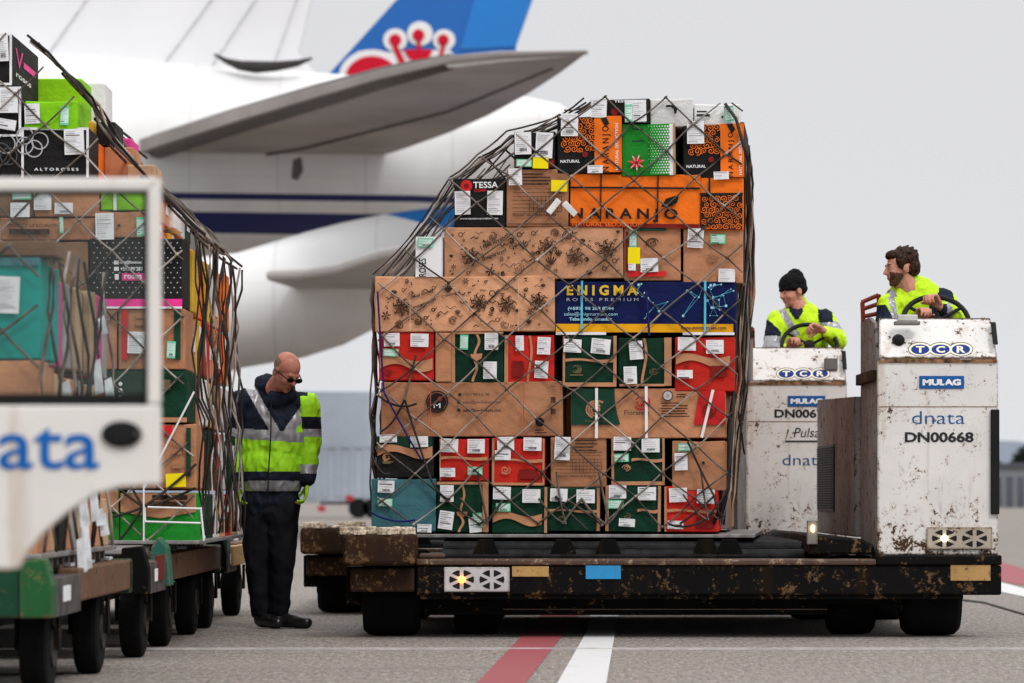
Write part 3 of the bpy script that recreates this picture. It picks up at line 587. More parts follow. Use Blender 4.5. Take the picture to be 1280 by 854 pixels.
B(4, 102, 622, 928, 890, BROWN, 'long carton with green rose panel, red end and white straps', [('P', CONC[::-1], GREENP), ('P', [(758, 820), (772, 740), (790, 640), (926, 640), (926, 820)], REDP), ('ROSE', 240, 735, 55, BROWNP), ('T', 'Florverde', 180, 790, 300, 802, OLIVE, 0), ('ROSE', 480, 700, 44, REDP), ('T', 'Floranne', 388, 740, 520, 766, INK, .0), ('RING', 620, 665, 26, INK), ('CIRC', 620, 665, 23, INKG), ('CIRC', 620, 665, 8, BROWNP), ('LINES', 662, 660, 730, 672, 2, INKB), ('LINES', 580, 705, 740, 775, 6, INKB), ('ROSE', 845, 745, 38, MAROON),
   ('STRAP', 241, 622, 239, 888, .018, STRAP), ('STRAP', 506, 615, 506, 890, .018, STRAP), ('STRAP', 862, 636, 800, 888, .018, STRAP)], depth=.34)
# fourth row
B(3, 100, 318, 395, 580, RED, 'red box with brown wave at the left end above the long brown carton', [('W', 108, 388, 488, 50, BROWNP), ('ROSE', 150, 540, 24, MAROON), ('L', 130, 328, 214, 398), ('L', 272, 332, 368, 402), ('G', 126, 412, 208, 452)])
B(3, 402, 325, 487, 588, BROWN, 'narrow brown carton squeezed between the left red box and the green box', [], depth=.8)
B(3, 489, 322, 766, 592, GREEN, 'green box crossed by brown ribbon lines left of the central red box', [('R', 489, 325, 508, 590, BROWNP), ('R', 489, 322, 766, 332, BROWNP), ('WV', 335, 440, 626, 14, BROWNP), ('P', [(590, 440), (655, 436), (650, 462), (622, 480), (598, 470)], BROWNP), ('WV', 475, 585, 614, 14, BROWNP), ('G', 536, 336, 580, 415), ('L', 668, 328, 740, 418), ('L', 660, 480, 732, 572)])
B(3, 770, 335, 1035, 600, RED, 'central red box with upright brown line and three white labels', [('R', 770, 338, 790, 590, BROWNP), ('WV', 340, 588, 905, 12, BROWNP), ('R', 812, 475, 872, 560, MAROON), ('L', 830, 340, 874, 420), ('L', 946, 348, 1016, 440), ('L', 932, 475, 1004, 566)])
B(4, 60, 340, 345, 612, GREEN, 'green box in brown frame beneath the yellow strip of the navy carton', [('R', 58, 342, 70, 610, BROWNP), ('R', 328, 342, 345, 610, BROWNP), ('R', 60, 590, 345, 612, BROWNP), ('W', 72, 328, 472, 14, BROWNP), ('ROSE', 132, 522, 26, OLIVE), ('LINES', 95, 550, 170, 552, 1, OLIVE), ('L', 64, 360, 158, 430), ('L', 210, 358, 312, 438, -.12)])
B(4, 352, 350, 640, 612, GREEN, 'dark green box left of the upper right red box, two askew labels', [('R', 600, 352, 638, 608, BROWNP), ('WV', 355, 600, 492, 14, BROWNP), ('R', 360, 598, 600, 610, BROWNP), ('ROSE', 545, 530, 22, OLIVE), ('L', 414, 370, 486, 468, .12), ('L', 384, 505, 454, 598)])
B(4, 655, 348, 976, 636, RED, 'red box with broad brown wave at the right end beneath the navy carton', [('W', 662, 950, 470, 44, BROWNP), ('ROSE', 724, 498, 18, MAROON), ('R', 850, 500, 930, 560, MAROON), ('L', 672, 350, 768, 420), ('L', 822, 364, 916, 436), ('L', 668, 524, 752, 568)])
# fifth row
def doodle(x0, y0, x1, y1, sd_): return [('DOOD', x0, y0, x1, y1, 60, sd_)]
B(3, 80, 24, 1040, 318, KRAFT, 'lower kraft carton covered in dark botanical drawings left of the navy carton', doodle(95, 30, 1030, 310, 3)+[('TR', 'I feel lovely', 275, 152, 400, 110, 22, INK), ('TR', 'inspiring!', 290, 205, 412, 160, 24, INK), ('TR', 'Charming!', 442, 146, 540, 118, 18, INK), ('STRAP', 272, 26, 272, 316, .004, flat('pale_strap', (.7, .45, .3), .5)), ('STRAP', 850, 40, 850, 316, .004, flat('pale_strap', (.7, .45, .3), .5))], depth=.34)
B(4, 18, 48, 982, 322, NAVY, 'navy carton with gold ENIGMA lettering, yellow strip and cyan dots', [('R', 20, 274, 968, 318, AMBER), ('T', 'E N I G M A', 78, 70, 458, 124, GOLD, .035), ('T', 'R O S E S   P R E M I U M', 78, 138, 462, 154, INKG, .0), ('T', '(+593) 98 263 8344', 84, 184, 330, 206, PALEB, .03), ('T', 'sales@enigmaroses.com', 64, 212, 350, 236, PALEB, .0), ('T', 'Tabacundo, Ecuador', 92, 240, 322, 260, PALEB, .03), ('NETW', 440, 52, 620, 250), ('NETW', 700, 70, 960, 262), ('NETW', 820, 62, 975, 200), ('T', 'www.enigmaroses.com', 688, 286, 930, 308, NAVY, .02), ('R', 22, 318, 290, 332, WHITEP), ('R', 700, 318, 975, 332, WHITEP), ('STRAP', 160, 48, 160, 322, .014, CYAN), ('STRAP', 818, 48, 818, 322, .014, CYAN)], depth=.34)
# sixth row
B(1, 260, 610, 372, 778, WHITEC, 'small white box at the left end behind the slanting net', [('R', 262, 612, 368, 776, WHITEP), ('V', 'ROSES', 275, 640+60, 305, 775, INK, .02), ('G', 270, 618, 334, 656)], depth=.8)
B(1, 378, 572, 1114, 785, KRAFT, 'upper kraft carton covered in dark botanical drawings beneath the black lettered box', doodle(390, 580, 1105, 778, 8)+[('TR', 'I feel lovely', 535, 670, 640, 625, 22, INK), ('TR', 'inspiring!', 540, 715, 640, 680, 22, INK), ('TR', 'Charming!', 650, 668, 740, 640, 16, INK)], depth=.34)
B(2, 295, 572, 528, 790, BROWN, 'brown box with yellow note and red bottom stripe beneath the orange carton', [('R', 302, 590, 314, 755, MAROON), ('R', 312, 752, 468, 774, REDP), ('R', 350, 572, 470, 588, GREENP), ('ROSE', 412, 640, 26, INKB), ('G', 318, 588, 348, 655), ('Y', 312, 655, 362, 722), ('L', 364, 700, 436, 756), ('L', 314, 722, 344, 750)])
B(2, 538, 578, 782, 800, BROWN, 'brown box with two white labels at the right end of the sixth row', [('ROSE', 658, 695, 22, flat('faint_print', (.36, .17, .09), .7)), ('FLAP', 650, 690, 652, 796, flat('faint_print', (.36, .17, .09), .7)), ('L', 556, 575, 622, 656), ('L', 684, 742, 752, 796), ('G', 650, 602, 712, 640)])
# seventh row
B(1, 418, 370, 630, 570, BLACK, 'black box lettered TESSA with two white labels at the upper left', [('CIRC', 470, 402, 24, REDP), ('CIRC', 470, 402, 10, MAROON), ('T', 'TESSA', 498, 386, 600, 412, WHITEP, .02), ('T', 'CORP', 502, 416, 552, 427, REDP, .02), ('T', 'www.tessacorporation.com', 444, 532, 600, 542, WHITEP, .01), ('L', 423, 424, 487, 520), ('L', 556, 424, 620, 522)])
B(1, 634, 332, 888, 568, BROWN, 'brown box with grid table and yellow note at the left of the orange carton', [('LINES', 690, 355, 820, 395, 4, INKB), ('TABLE', 660, 415, 860, 508), ('T', 'PRODUCT GROWN IN ECUADOR', 660, 515, 840, 526, INKB, .02), ('R', 640, 556, 860, 560, INKB), ('L', 643, 332, 698, 400), ('Y', 818, 380, 884, 426)])
B(2, 72, 350, 608, 568, ORANGE, 'long orange carton lettered NARANJO with black leaf', [('R', 72, 404, 606, 412, BLACKP), ('R', 196, 350, 202, 545, BLACKP), ('R', 430, 360, 436, 545, BLACKP), ('R', 74, 552, 606, 568, MAROON), ('T', 'NATURAL SEDUCTION', 84, 548, 372, 564, ORANGEP, .01), ('T', 'N A R A N J O', 78, 490, 516, 546, BLACKP, .03), ('P', [(446, 484), (468, 450), (520, 434), (514, 466), (490, 482)], BLACKP)], depth=.34, tilt=.9)
B(2, 610, 366, 786, 586, ORANGE, 'orange-topped box with black spiral pattern at the right of the orange carton', [('R', 612, 438, 782, 582, BLACKP), ('R', 606, 432, 784, 440, BLACKP), ('R', 642, 370, 650, 580, BLACKP), ('SPI', 614, 442, 780, 578, 26, ORANGEP)], depth=.9)
# eighth row
B(1, 665, 180, 834, 330, BLACK, 'small black box with two white labels and yellow note at the top left step', [('R', 668, 296, 830, 326, MAROON), ('L', 670, 184, 738, 274), ('L', 756, 186, 826, 290), ('G', 676, 294, 740, 324), ('Y', 744, 286, 808, 332)])
for xo, lab in ((0, 'left black and orange spiral box under the top white boxes'), (517, 'right black and orange spiral box under the top white boxes')):
    B(2, 22+xo, 118+xo*.05, 290+xo*.97, 350+xo*.04, BLACK, lab, [('R', 176+xo, 120+xo*.06, 288+xo*.97, 348+xo*.04, ORANGEP), ('SPI', 40+xo, 122+xo*.06, 186+xo*.98, 264+xo*.04, 27, ORANGEP), ('V', 'N A R A N J O', 208+xo, 160+xo*.05, 244+xo*.98, 346+xo*.04, BLACKP, .012), ('V', 'NATURAL SEDUCTION', 262+xo*.98, 150+xo*.05, 274+xo*.98, 340+xo*.04, WHITEP, .01), ('P', [(202+xo, 128+xo*.05), (225+xo, 124+xo*.05), (238+xo, 150+xo*.05), (222+xo, 165+xo*.05)], BLACKP), ('T', 'NATURAL', 36+xo, 296+xo*.04, 116+xo, 308+xo*.04, WHITEP, .02), ('CIRC', 138+xo, 275+xo*.04, 12, MAROON), ('L', 40+xo, 108+xo*.06, 110+xo, 200+xo*.06), ('L', 148+xo, 320+xo*.05, 210+xo, 352+xo*.05)])
B(2, 285, 148, 508, 362, BRIGHTG, 'bright green box fading to white diamonds with a red star flower', [('R', 405, 152, 500, 358, BRIGHTG), ('R', 484, 152, 500, 360, WHITEP), ('DOTS', 400, 156, 488, 356, WHITEP), ('LINES', 325, 172, 390, 174, 1, GREENP), ('LINES', 325, 220, 390, 222, 1, GREENP), ('STAR', 348, 308, 38, REDP), ('CIRC', 348, 308, 7, MAROON), ('R', 500, 150, 508, 360, BROWNP)])
# top row
B(2, 160, 46, 402, 146, BLACK, 'topmost black lettered box with white label at the stack crown', [('R', 300, 52, 396, 142, WHITEP), ('T', 'TESSA', 256, 52, 322, 62, WHITEP, .02), ('CIRC', 258, 98, 16, MAROON), ('R', 388, 50, 400, 146, BLACKP), ('L', 162, 48, 226, 122), ('L', 330, 58, 388, 140), ('G', 300, 72, 332, 140)])
B(2, 404, 46, 580, 160, WHITEC, 'white box with black swoosh in the middle of the top row', [('P', [(470, 72), (500, 72), (516, 90), (510, 108), (504, 106), (500, 88), (488, 80), (470, 82)][::-1], BLACKP)])
B(2, 584, 66, 772, 152, WHITEC, 'white box with green tag at the right end of the top row', [('LINES', 592, 98, 645, 100, 1, INK), ('R', 594, 108, 648, 118, INK), ('CIRC', 700, 120, 5, INK), ('G', 708, 76, 746, 138, .08)])

# rear boxes behind the front rows, seen through the gaps and on the right flank
rows = [(664, 604, 463, 905, 1.06), (605, 549, 468, 906, 1.06), (547, 482, 477, 907, .36), (480, 418, 470, 915, 1.06), (416, 348, 468, 918, .36), (350, 286, 545, 922, 1.06), (283, 218, 570, 928, .95), (220, 150, 645, 930, 1.06), (156, 128, 742, 925, 1.06)]
ords = ['bottom', 'second', 'third', 'fourth', 'fifth', 'sixth', 'seventh', 'eighth', 'top']
rc = [BROWN, GREEN, RED, BROWN, TAN, ORANGE, DKBROWN, GREYC]
cn_ = {BROWN.name: 'brown', GREEN.name: 'dark green', RED.name: 'red', TAN.name: 'tan', ORANGE.name: 'orange', DKBROWN.name: 'dark brown', GREYC.name: 'grey', BLACK.name: 'black', TEAL.name: 'teal', WHITEC.name: 'white', PINK.name: 'pink', JADE.name: 'jade green', MINT.name: 'mint', LIME.name: 'lime green', MIDG.name: 'mid green', YELC.name: 'yellow', KRAFT.name: 'kraft'}
def plain_box(face, u0, u1, y0, y1, z0, z1, m, name='flower_box', jit=.012):
    mb = MB(); mb.box(0, u1-u0, 0, y1-y0, 0, z1-z0, m); o = mb.build(name, bevel=.008)
    o.matrix_world = Matrix.Translation(face.pt(u0+random.uniform(-jit, jit), y0, z0)) @ Matrix.Rotation(face.yaw+R(random.uniform(-1, 1)), 4, 'Z'); return o
for ri, (yb, yt, xl, xr, ys) in enumerate(rows):
    ul, z0 = MF.uz(xl, yb); ur, z1 = MF.uz(xr, yt)
    segs = [(ys+.02, 1.06)] if ys < .9 else []
    segs += [(1.08, 1.6), (1.62, 2.1), (2.12, 3.1)]
    for si, (a, b_) in enumerate(segs):
        mid = ul+(ur-ul)*.5; m = random.choice(rc)
        if b_-a < .2: continue
        o = plain_box(MF, mid+.01, ur, a, b_, z0+.004, z1-.012, m); tag(o, '%s carton on right flank of tall stack, %s row, %s from front' % (cn_[m.name], ords[ri], ['first', 'second', 'third', 'fourth'][si]), 'box', 'flank boxes of the tall netted stack')
        o = plain_box(MF, ul+.02, mid-.01, a, b_, z0+.004, z1-.012, DKBROWN); tag(o, 'brown carton hidden inside the tall stack behind its front boxes', 'box', 'inner boxes of the tall netted stack')  # dark cardboard on the inner cartons paints the shade inside the gaps
# black corner protector high at the right
a = MF.pt(*[MF.uz(934, 150)[0], .5, MF.uz(934, 150)[1]])

# ---------------------------------------------------------------- left stack on the middle dolly
random.seed(21)
q = P(237, 664, 20.3); LF = Face((0, 20.3, 0), 0)
G2 = 'front boxes in the left netted stack'
def B2(*a, **k): k.setdefault('group', G2); k.setdefault('depth', .5); return carton_box(LF, *a, **k)
WB = WHITEP
B2(0, 150, 616, 246, 677, BRIGHTG, 'bright green box with brown band at the bottom right of the left stack', [('P', [(151, 617), (245, 617), (245, 640), (200, 648), (151, 640)][::-1], BROWNP), ('LINES', 188, 622, 238, 630, 2, INKB)])
B2(0, 60, 612, 149, 677, MIDG, 'darker green box beside the bright green bottom box of the left stack', [('P', [(61, 613), (148, 613), (148, 640), (61, 632)][::-1], BROWNP)])
B2(0, -70, 612, 59, 677, BROWN, 'brown carton at the bottom of the left stack beneath the cab', [])
B2(0, 196, 530, 245, 611, BROWN, 'brown box with yellow note beside the white cab corner', [('R', 200, 532, 216, 545, REDP), ('R', 233, 535, 239, 596, GREENP), ('LINES', 215, 565, 232, 600, 3, flat('faint_print', (.36, .17, .09), .7)), ('Y', 208, 592, 233, 609)])
B2(0, 60, 530, 195, 611, BROWN, 'brown carton in the left stack hidden mostly by the cab door', [])
B2(0, 128, 463, 234, 528, GREEN, 'dark green box with dotted window strip behind the lower pane corner', [('R', 128, 522, 234, 528, BROWNP), ('CIRC', 151, 480, 2.5, WB), ('CIRC', 151, 488, 2.5, WB), ('CIRC', 151, 496, 2.5, WB), ('LINES', 203, 478, 215, 484, 2, OLIVE)])
B2(0, -60, 463, 126, 528, GREEN, 'dark green carton low behind the cab window', [])
B2(0, 148, 386, 231, 462, BROWN, 'brown box with red and green stripes below the pink-edged black carton', [('R', 153, 388, 160, 450, REDP), ('R', 218, 388, 226, 450, GREENP), ('L', 160, 415, 181, 442), ('G', 209, 427, 220, 448), ('LINES', 168, 395, 195, 404, 2, flat('faint_print', (.36, .17, .09), .7))])
B2(0, -60, 386, 146, 462, BROWN, 'brown carton deep behind the cab window', [])
dots = [('CDOTS', [(118+(i % 14)*8+4*((i//14) % 2), 304+(i//14)*6.2) for i in range(14*11)], .9, INKG)]
B2(0, 112, 298, 228, 384, BLACK, 'black dotted carton with pink bottom edge behind the window frame', dots+[('R', 112, 374, 228, 384, PINKP), ('R', 112, 383.5, 228, 386, WHITEP), ('R', 143, 326, 149, 331, WHITEP), ('R', 143, 334, 149, 339, WHITEP), ('R', 144, 343, 149, 350, WHITEP), ('T', 'sales@flowers.ec', 151, 326, 178, 331, WHITEP, .02), ('T', '+593 99 281', 151, 334, 178, 339, WHITEP, .02), ('R', 153, 342, 182, 351, PINKP), ('T', 'roses', 156, 344, 178, 349, WHITEP, .02)])
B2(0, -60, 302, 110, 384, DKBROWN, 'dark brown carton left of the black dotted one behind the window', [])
B2(0, 120, 264, 184, 297, BROWN, 'brown carton with hole and white label under the lime strip', [('CIRC', 149, 282, 1.8, INK), ('L', 120, 267, 143, 300), ('G', 171, 272, 181, 296)])
B2(0, 0, 272, 119, 300, BROWN, 'long brown printed carton behind the top of the window', [('T', 'PRODUCT OF ECUADOR', 10, 280, 72, 284, INKB, .02), ('LINES', 10, 290, 70, 292, 1, INKB), ('G', 75, 272, 80, 292)])
B2(0, 126, 238, 182, 263, LIME, 'lime green carton strip seen in the top corner of the window', [('R', 142, 238, 146, 263, WHITEP)])
B2(0, 43, 238, 124, 271, BROWN, 'brown carton with white labels right of the dark one in the window', [('L', 43, 240, 65, 263), ('L', 69, 254, 92, 268)])
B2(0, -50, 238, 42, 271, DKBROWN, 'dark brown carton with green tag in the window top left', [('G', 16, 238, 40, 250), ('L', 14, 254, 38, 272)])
B2(7, 105, 620, 432, 862, BLACK, 'black white-edged box with grey petal drawing above the cab roof', [('R', 105, 620, 432, 632, WB), ('R', 105, 620, 117, 862, WB), ('R', 420, 620, 432, 862, WB), ('T', 'A L T O R O S E S', 168, 816, 382, 830, WB, .02)]+[('RING', 155+40*math.cos(i*1.26), 685+40*math.sin(i*1.26), 40, INKG) for i in range(4)]+[('L', 314, 628, 410, 752)])
B2(7, -200, 668, 102, 862, BLACK, 'black box with faint petal drawing at the left picture edge', [('RING', 30, 700, 45, INKG), ('RING', 0, 750, 55, flat('faint_grey', (.08, .085, .09), .6)), ('RING', 45, 760, 40, flat('faint_grey', (.08, .085, .09), .6))])
B2(7, 120, 490, 376, 628, LIME, 'lime green box with white label above the petal-drawing box', [('R', 120, 600, 376, 628, LIME), ('L', 122, 505, 196, 602), ('G', 296, 518, 338, 610)])
B2(7, -200, 422, 104, 664, BLACK, 'black white-edged box with label left of the lime box', [('R', -200, 422, 104, 432, WB), ('R', 92, 422, 104, 664, WB), ('R', -200, 654, 104, 664, WB), ('L', 0, 428, 90, 550), ('L', -20, 580, 80, 630, -.12)])
o, u0, u1, z0, z1 = B2(7, -200, 165, 60, 415, BLACK, 'topmost black box of the left stack with white edge', [('R', -200, 165, 60, 174, WB), ('R', 48, 165, 60, 415, WB), ('R', -200, 404, 60, 415, WB), ('L', -10, 175, 44, 300)], depth=1.05)
mb = MB(); Wd = u1-u0; Hd_ = z1-z0
for i, (ya, za) in enumerate(((.1, .62), (.45, .35))):
    pass
text_on(mb, 'V', (Wd+.004, .10, Hd_*.42), (0, .30, 0), (0, 0, Hd_*.36), PINKP, .0); mb.add([(Wd+.004, .42, Hd_*.5), (Wd+.004, .9, Hd_*.5), (Wd+.004, .9, Hd_*.62), (Wd+.004, .42, Hd_*.62)], [(0, 1, 2, 3)], PINKP)
text_on(mb, 'roses', (Wd+.004, .12, Hd_*.22), (0, .6, 0), (0, 0, Hd_*.08), WHITEP, .02)
mb.build('lettering', o)
# flank boxes (they fill the depth of the stack behind the front boxes)
def flank(face, rows_, cols, where, grp, tgt, wide=.45):
    for ri, (ya, yb, xr, y0, y1, n) in enumerate(rows_):
        ur, z1 = face.uz(xr, ya); _, z0 = face.uz(xr, yb); L0 = y0
        for k in range(n):
            ln = (y1-y0)/n; m = random.choice(cols); u_in = ur-random.uniform(.0, .03)
            o = plain_box(face, u_in-wide, u_in, L0+.012, L0+ln-.008, z0+.003, z1-.006-random.uniform(0, .02), m); L0 += ln
            tag(o, '%s carton on %s, %s, %s from front' % (cn_[m.name], where, ['bottom row', 'second row', 'third row', 'fourth row', 'fifth row', 'sixth row', 'seventh row', 'eighth row', 'ninth row'][ri], ['first', 'second', 'third', 'fourth', 'fifth', 'sixth', 'seventh', 'eighth', 'ninth'][k]), 'box', grp)
            for q in range(random.choice((0, 1, 1))):
                mb = MB(); h = z1-z0; a = random.uniform(.1, .5)*ln; zz = random.uniform(.15, .6)*h
                mb.box(wide+.001, wide+.004, a, a+min(.16, ln*.4), zz, zz+h*.3, PAPER); mb.build('shipping_label', o)
flank(LF, [(616, 677, 245, .5, 3.35, 7), (531, 613, 244, .5, 3.35, 7), (464, 529, 236, .5, 3.3, 7), (387, 462, 234, .5, 3.3, 8), (300, 385, 231, .5, 3.1, 7), (264, 299, 184, .5, 2.9, 5), (224, 262, 186, .02, 2.9, 6), (166, 221, 112, .52, 2.4, 4), (128, 165, 92, .52, 1.7, 3)],
      [BROWN, TAN, GREEN, WHITEC, RED, ORANGE, ORANGE, WHITEC, KRAFT, YELC], 'right flank of the left stack', 'flank boxes of the left netted stack', 0)
for i, (x, ya, yb, m, lab, y0) in enumerate(((71, 70, 129, LIME, 'lime green box standing just behind the topmost black box', 1.1), (60, 60, 128, WHITEC, 'white box behind the topmost lime box of the left stack', 1.7))):
    ur, z1 = LF.uz(x, ya); _, z0 = LF.uz(x, yb); tag(plain_box(LF, ur-.5, ur+.12*i, y0, y0+.45, z0, z1, m), lab, 'box', G2)

for i, (x0, x1, ya, yb, m, lab, y0) in enumerate(((112, 150, 168, 222, BROWN, 'brown carton leaning on the slanting net right of the petal-drawing box', .75), (126, 166, 186, 223, MIDG, 'mid green carton under the slanting net above the cab roof corner', 1.2), (150, 186, 200, 222, TAN, 'tan carton low under the slanting net beside the cab roof', .3), (99, 124, 134, 166, BLACK, 'black carton tucked under the net right of the lime box', .8), (104, 130, 142, 167, PINK, 'pink carton end peeping from under the slanting net', 1.4))):
    ur, z1 = LF.uz(x1, ya); ul_, z0 = LF.uz(x0, yb); tag(plain_box(LF, ul_, ur, y0, y0+.42, z0, z1, m), lab, 'box', G2)

# ---------------------------------------------------------------- nearest stack (blurred, seen through the cab window)
random.seed(33)
NF = Face((0, 15.5, 0), 0); G3 = 'boxes of the nearest stack behind the cab'
def B3(*a, **k): return carton_box(NF, *a, depth=.3, group=G3, **k)
B3(0, -260, 322, 50, 449, JADE, 'jade green carton with white label behind the cab window', [('R', -260, 322, 50, 332, TEAL), ('L', -2, 346, 25, 392)])
B3(0, -260, 450, 50, 508, BROWN, 'brown carton beneath the jade green carton', [])
B3(0, -260, 300, 70, 320, DKBROWN, 'flat dark brown carton on top of the jade green carton', [])
B3(0, -260, 510, 48, 608, BROWN, 'brown carton of the nearest stack hidden by the cab panel', [])
B3(0, -260, 610, 46, 694, BROWN, 'bottom brown carton of the nearest stack by the green dolly corner', [])
seq = [(JADE, MINT, PINK, GREYC, TAN, BLACK, TAN, PINK, GREYC), (BROWN, WHITEC, TAN, BROWN, BLACK, GREYC, TAN, WHITEC, BROWN), (BROWN, BROWN, TAN, BLACK, BROWN, GREYC, WHITEC, TAN, BROWN), (BROWN, TAN, BLACK, BROWN, GREYC, TAN, WHITEC, BROWN, TAN)]
nums = ['first', 'second', 'third', 'fourth', 'fifth', 'sixth', 'seventh', 'eighth', 'ninth']
for ri, (ya, yb, xr) in enumerate(((324, 449, 50), (450, 508, 50), (510, 608, 48), (610, 694, 46))):
    ur, z1 = NF.uz(xr, ya); _, z0 = NF.uz(xr, yb)
    for k, m in enumerate(seq[ri]):
        y0 = .32+k*.275; o = plain_box(NF, ur-.5, ur-random.uniform(0, .05), y0, y0+.262, z0+.003, z1-random.uniform(.006, .05), m)
        tag(o, '%s carton on flank of nearest stack, %s, %s from front' % (cn_[m.name], ['upper row', 'second row down', 'third row down', 'bottom row'][ri], nums[k]), 'box', 'flank boxes of the nearest stack')
PLAST = flat('plastic_film', (.55, .56, .58), .25, var=.2, sc=12)
mb = MB()
for k in range(12):
    y = random.uniform(.6, 2.6); z = random.uniform(1.0, 1.9) if k % 2 else random.uniform(.64, .95); x = NF.uz(50, 400)[0]+random.uniform(.01, .06); h = random.uniform(.06, .22); wv = random.uniform(.02, .06)
    mb.add([(x, 15.5+y, z), (x+.03, 15.5+y+wv, z+.02), (x+.05, 15.5+y+wv*.7, z-h), (x+.01, 15.5+y-wv*.3, z-h*1.1)], [(0, 1, 2, 3)], PLAST)
o = mb.build('plastic_wrap'); m_ = o.modifiers.new('thick', 'SOLIDIFY'); m_.thickness = .004; tag(o, 'torn clear plastic film hanging on the flank of the nearest stack', 'plastic film', kind='stuff')
# ---------------------------------------------------------------- cargo nets
random.seed(7)
ALU = flat('pallet_aluminium', (.26, .25, .24), .5, .4, .25, 12)
def seg_sag(mb, a, b, r, m, sag=.0, n=3, out=Vector((0, 0, 0))):
    pts = []
    for i in range(n+1):
        t = i/n; p = a.lerp(b, t); s = 4*t*(1-t); pts.append(p+Vector((0, 0, -sag*s))+out*s)
    mb.tube(pts, r, m, 5, cap=False)
def inside(poly, x, y):
    c = False; n = len(poly)
    for i in range(n):
        x1, y1 = poly[i]; x2, y2 = poly[i-1]
        if (y1 > y) != (y2 > y) and x < (x2-x1)*(y-y1)/(y2-y1)+x1: c = not c
    return c
def front_net(mb, face, poly, cx, cy, dx, dy, r, off, jit=5, mats=(ROPE,)):
    nodes = {}
    def node(i, j):
        if (i, j) not in nodes: nodes[(i, j)] = (cx+i*dx+random.uniform(-jit, jit), cy+j*dy+random.uniform(-jit, jit)*.8, random.uniform(-.006, .008))
        return nodes[(i, j)]
    for i in range(-16, 17):
        for j in range(-16, 17):
            if (i+j) % 2: continue
            for dj in (1, -1):
                a = node(i, j); b = node(i+1, j+dj); N = 6; m = random.choice(mats); run = []; sg = random.uniform(-1.2, 2.5)
                def flush():
                    if len(run) > 1: mb.tube(run, r, m, 5, cap=False)
                for k in range(N+1):
                    t = k/N; x = a[0]+(b[0]-a[0])*t; y = a[1]+(b[1]-a[1])*t+sg*4*t*(1-t)
                    if inside(poly, x, y): u, z = face.uz(x, y); run.append(face.pt(u, -(off+a[2]+(b[2]-a[2])*t), z))
                    else: flush(); run = []
                flush()
            a = node(i, j)
            if inside(poly, a[0], a[1]):   # knot
                u, z = face.uz(a[0], a[1]); c = face.pt(u, -(off+a[2]), z); s = r*1.7
                mb.tube([c+Vector((-s, 0, -s*.9)), c+Vector((-s*.3, -r*.8, -s*.2)), c+Vector((s*.3, -r*.8, s*.2)), c+Vector((s, 0, s*.9))], [r*.8, r*1.7, r*1.7, r*.8], m, 6)
# --- tall stack net
net = empty('cargo_net', MF.pt(0, 0, .64), 'taupe rope net with diamond mesh stretched over the tall right stack', 'cargo net', 'cargo nets over the stacks')
off = Vector(net.location)
mb = MB(off)
outl = [(737, 121), (812, 121), (868, 124), (928, 130), (936, 160), (934, 215), (930, 290), (926, 420), (914, 640), (905, 660), (466, 660), (468, 346), (519, 296), (560, 225), (640, 166), (690, 148)]
front_net(mb, MF, outl, 597, 390, 39, 33.3, .0056, .03, 4, (ROPE, ROPE, ROPEL))
mb.build('front_mesh', net, smooth=True)
# slanting strands on the left
mb = MB(off); cor = [(738, 122), (694, 148), (641, 166), (600, 196), (566, 222), (519, 296), (470, 345)]
def fp(x, y, dep): u, z = MF.uz(x, y); return MF.pt(u, dep, z)
for k in range(7):
    dep = random.uniform(.0, .8); sh = dep*7
    pts = []
    for (x, y) in cor: pts.append((x-4-random.uniform(0, 7)+sh*.2, y-3+random.uniform(-3, 3)))
    s = random.randrange(0, 3); e = random.randrange(4, 8); 
    if k < 3: s, e = 0, 7
    for a, b in zip(pts[s:e], pts[s+1:e+1]):
        seg_sag(mb, fp(*a, dep), fp(*b, dep), random.uniform(.004, .007), random.choice((ROPE, ROPEL, ROPED)), random.uniform(0, .02))
for (a, b) in (((700, 140), (566, 222)), ((690, 148), (600, 222)), ((738, 124), (640, 175)), ((641, 170), (520, 298)), ((638, 186), (560, 285)), ((636, 200), (530, 298)), ((566, 225), (478, 345)), ((566, 240), (500, 345)), ((562, 262), (512, 345)), ((560, 285), (520, 344)), ((519, 300), (486, 346)), ((632, 215), (566, 232)), ((700, 132), (738, 126)), ((650, 160), (694, 146)), ((560, 230), (470, 350)), ((600, 205), (519, 300)), ((555, 260), (494, 346))):
    for q in range(1): d_ = .05+random.uniform(0, .25); seg_sag(mb, fp(a[0]+random.uniform(-3, 3), a[1]+random.uniform(-2, 3), d_), fp(b[0]+random.uniform(-4, 4), b[1], d_*.6), random.uniform(.0045, .007), random.choice((ROPE, ROPED)), random.uniform(.0, .03))
mb.build('slant_strands', net, smooth=True)
# left edge verticals
mb = MB(off)
for k in range(9):
    dep = random.uniform(-.02, .9); pts = []
    for i in range(12): y = 346+(662-346)*i/11; pts.append(fp(464-random.uniform(0, 5)+(4 if y < 420 else 6)-random.uniform(0, 4)-(3 if 500 < y < 600 else 0), y, dep))
    mb.tube(pts, random.uniform(.005, .008), random.choice((ROPE, ROPED, ROPED)), 5)
mb.build('left_strands', net, smooth=True)
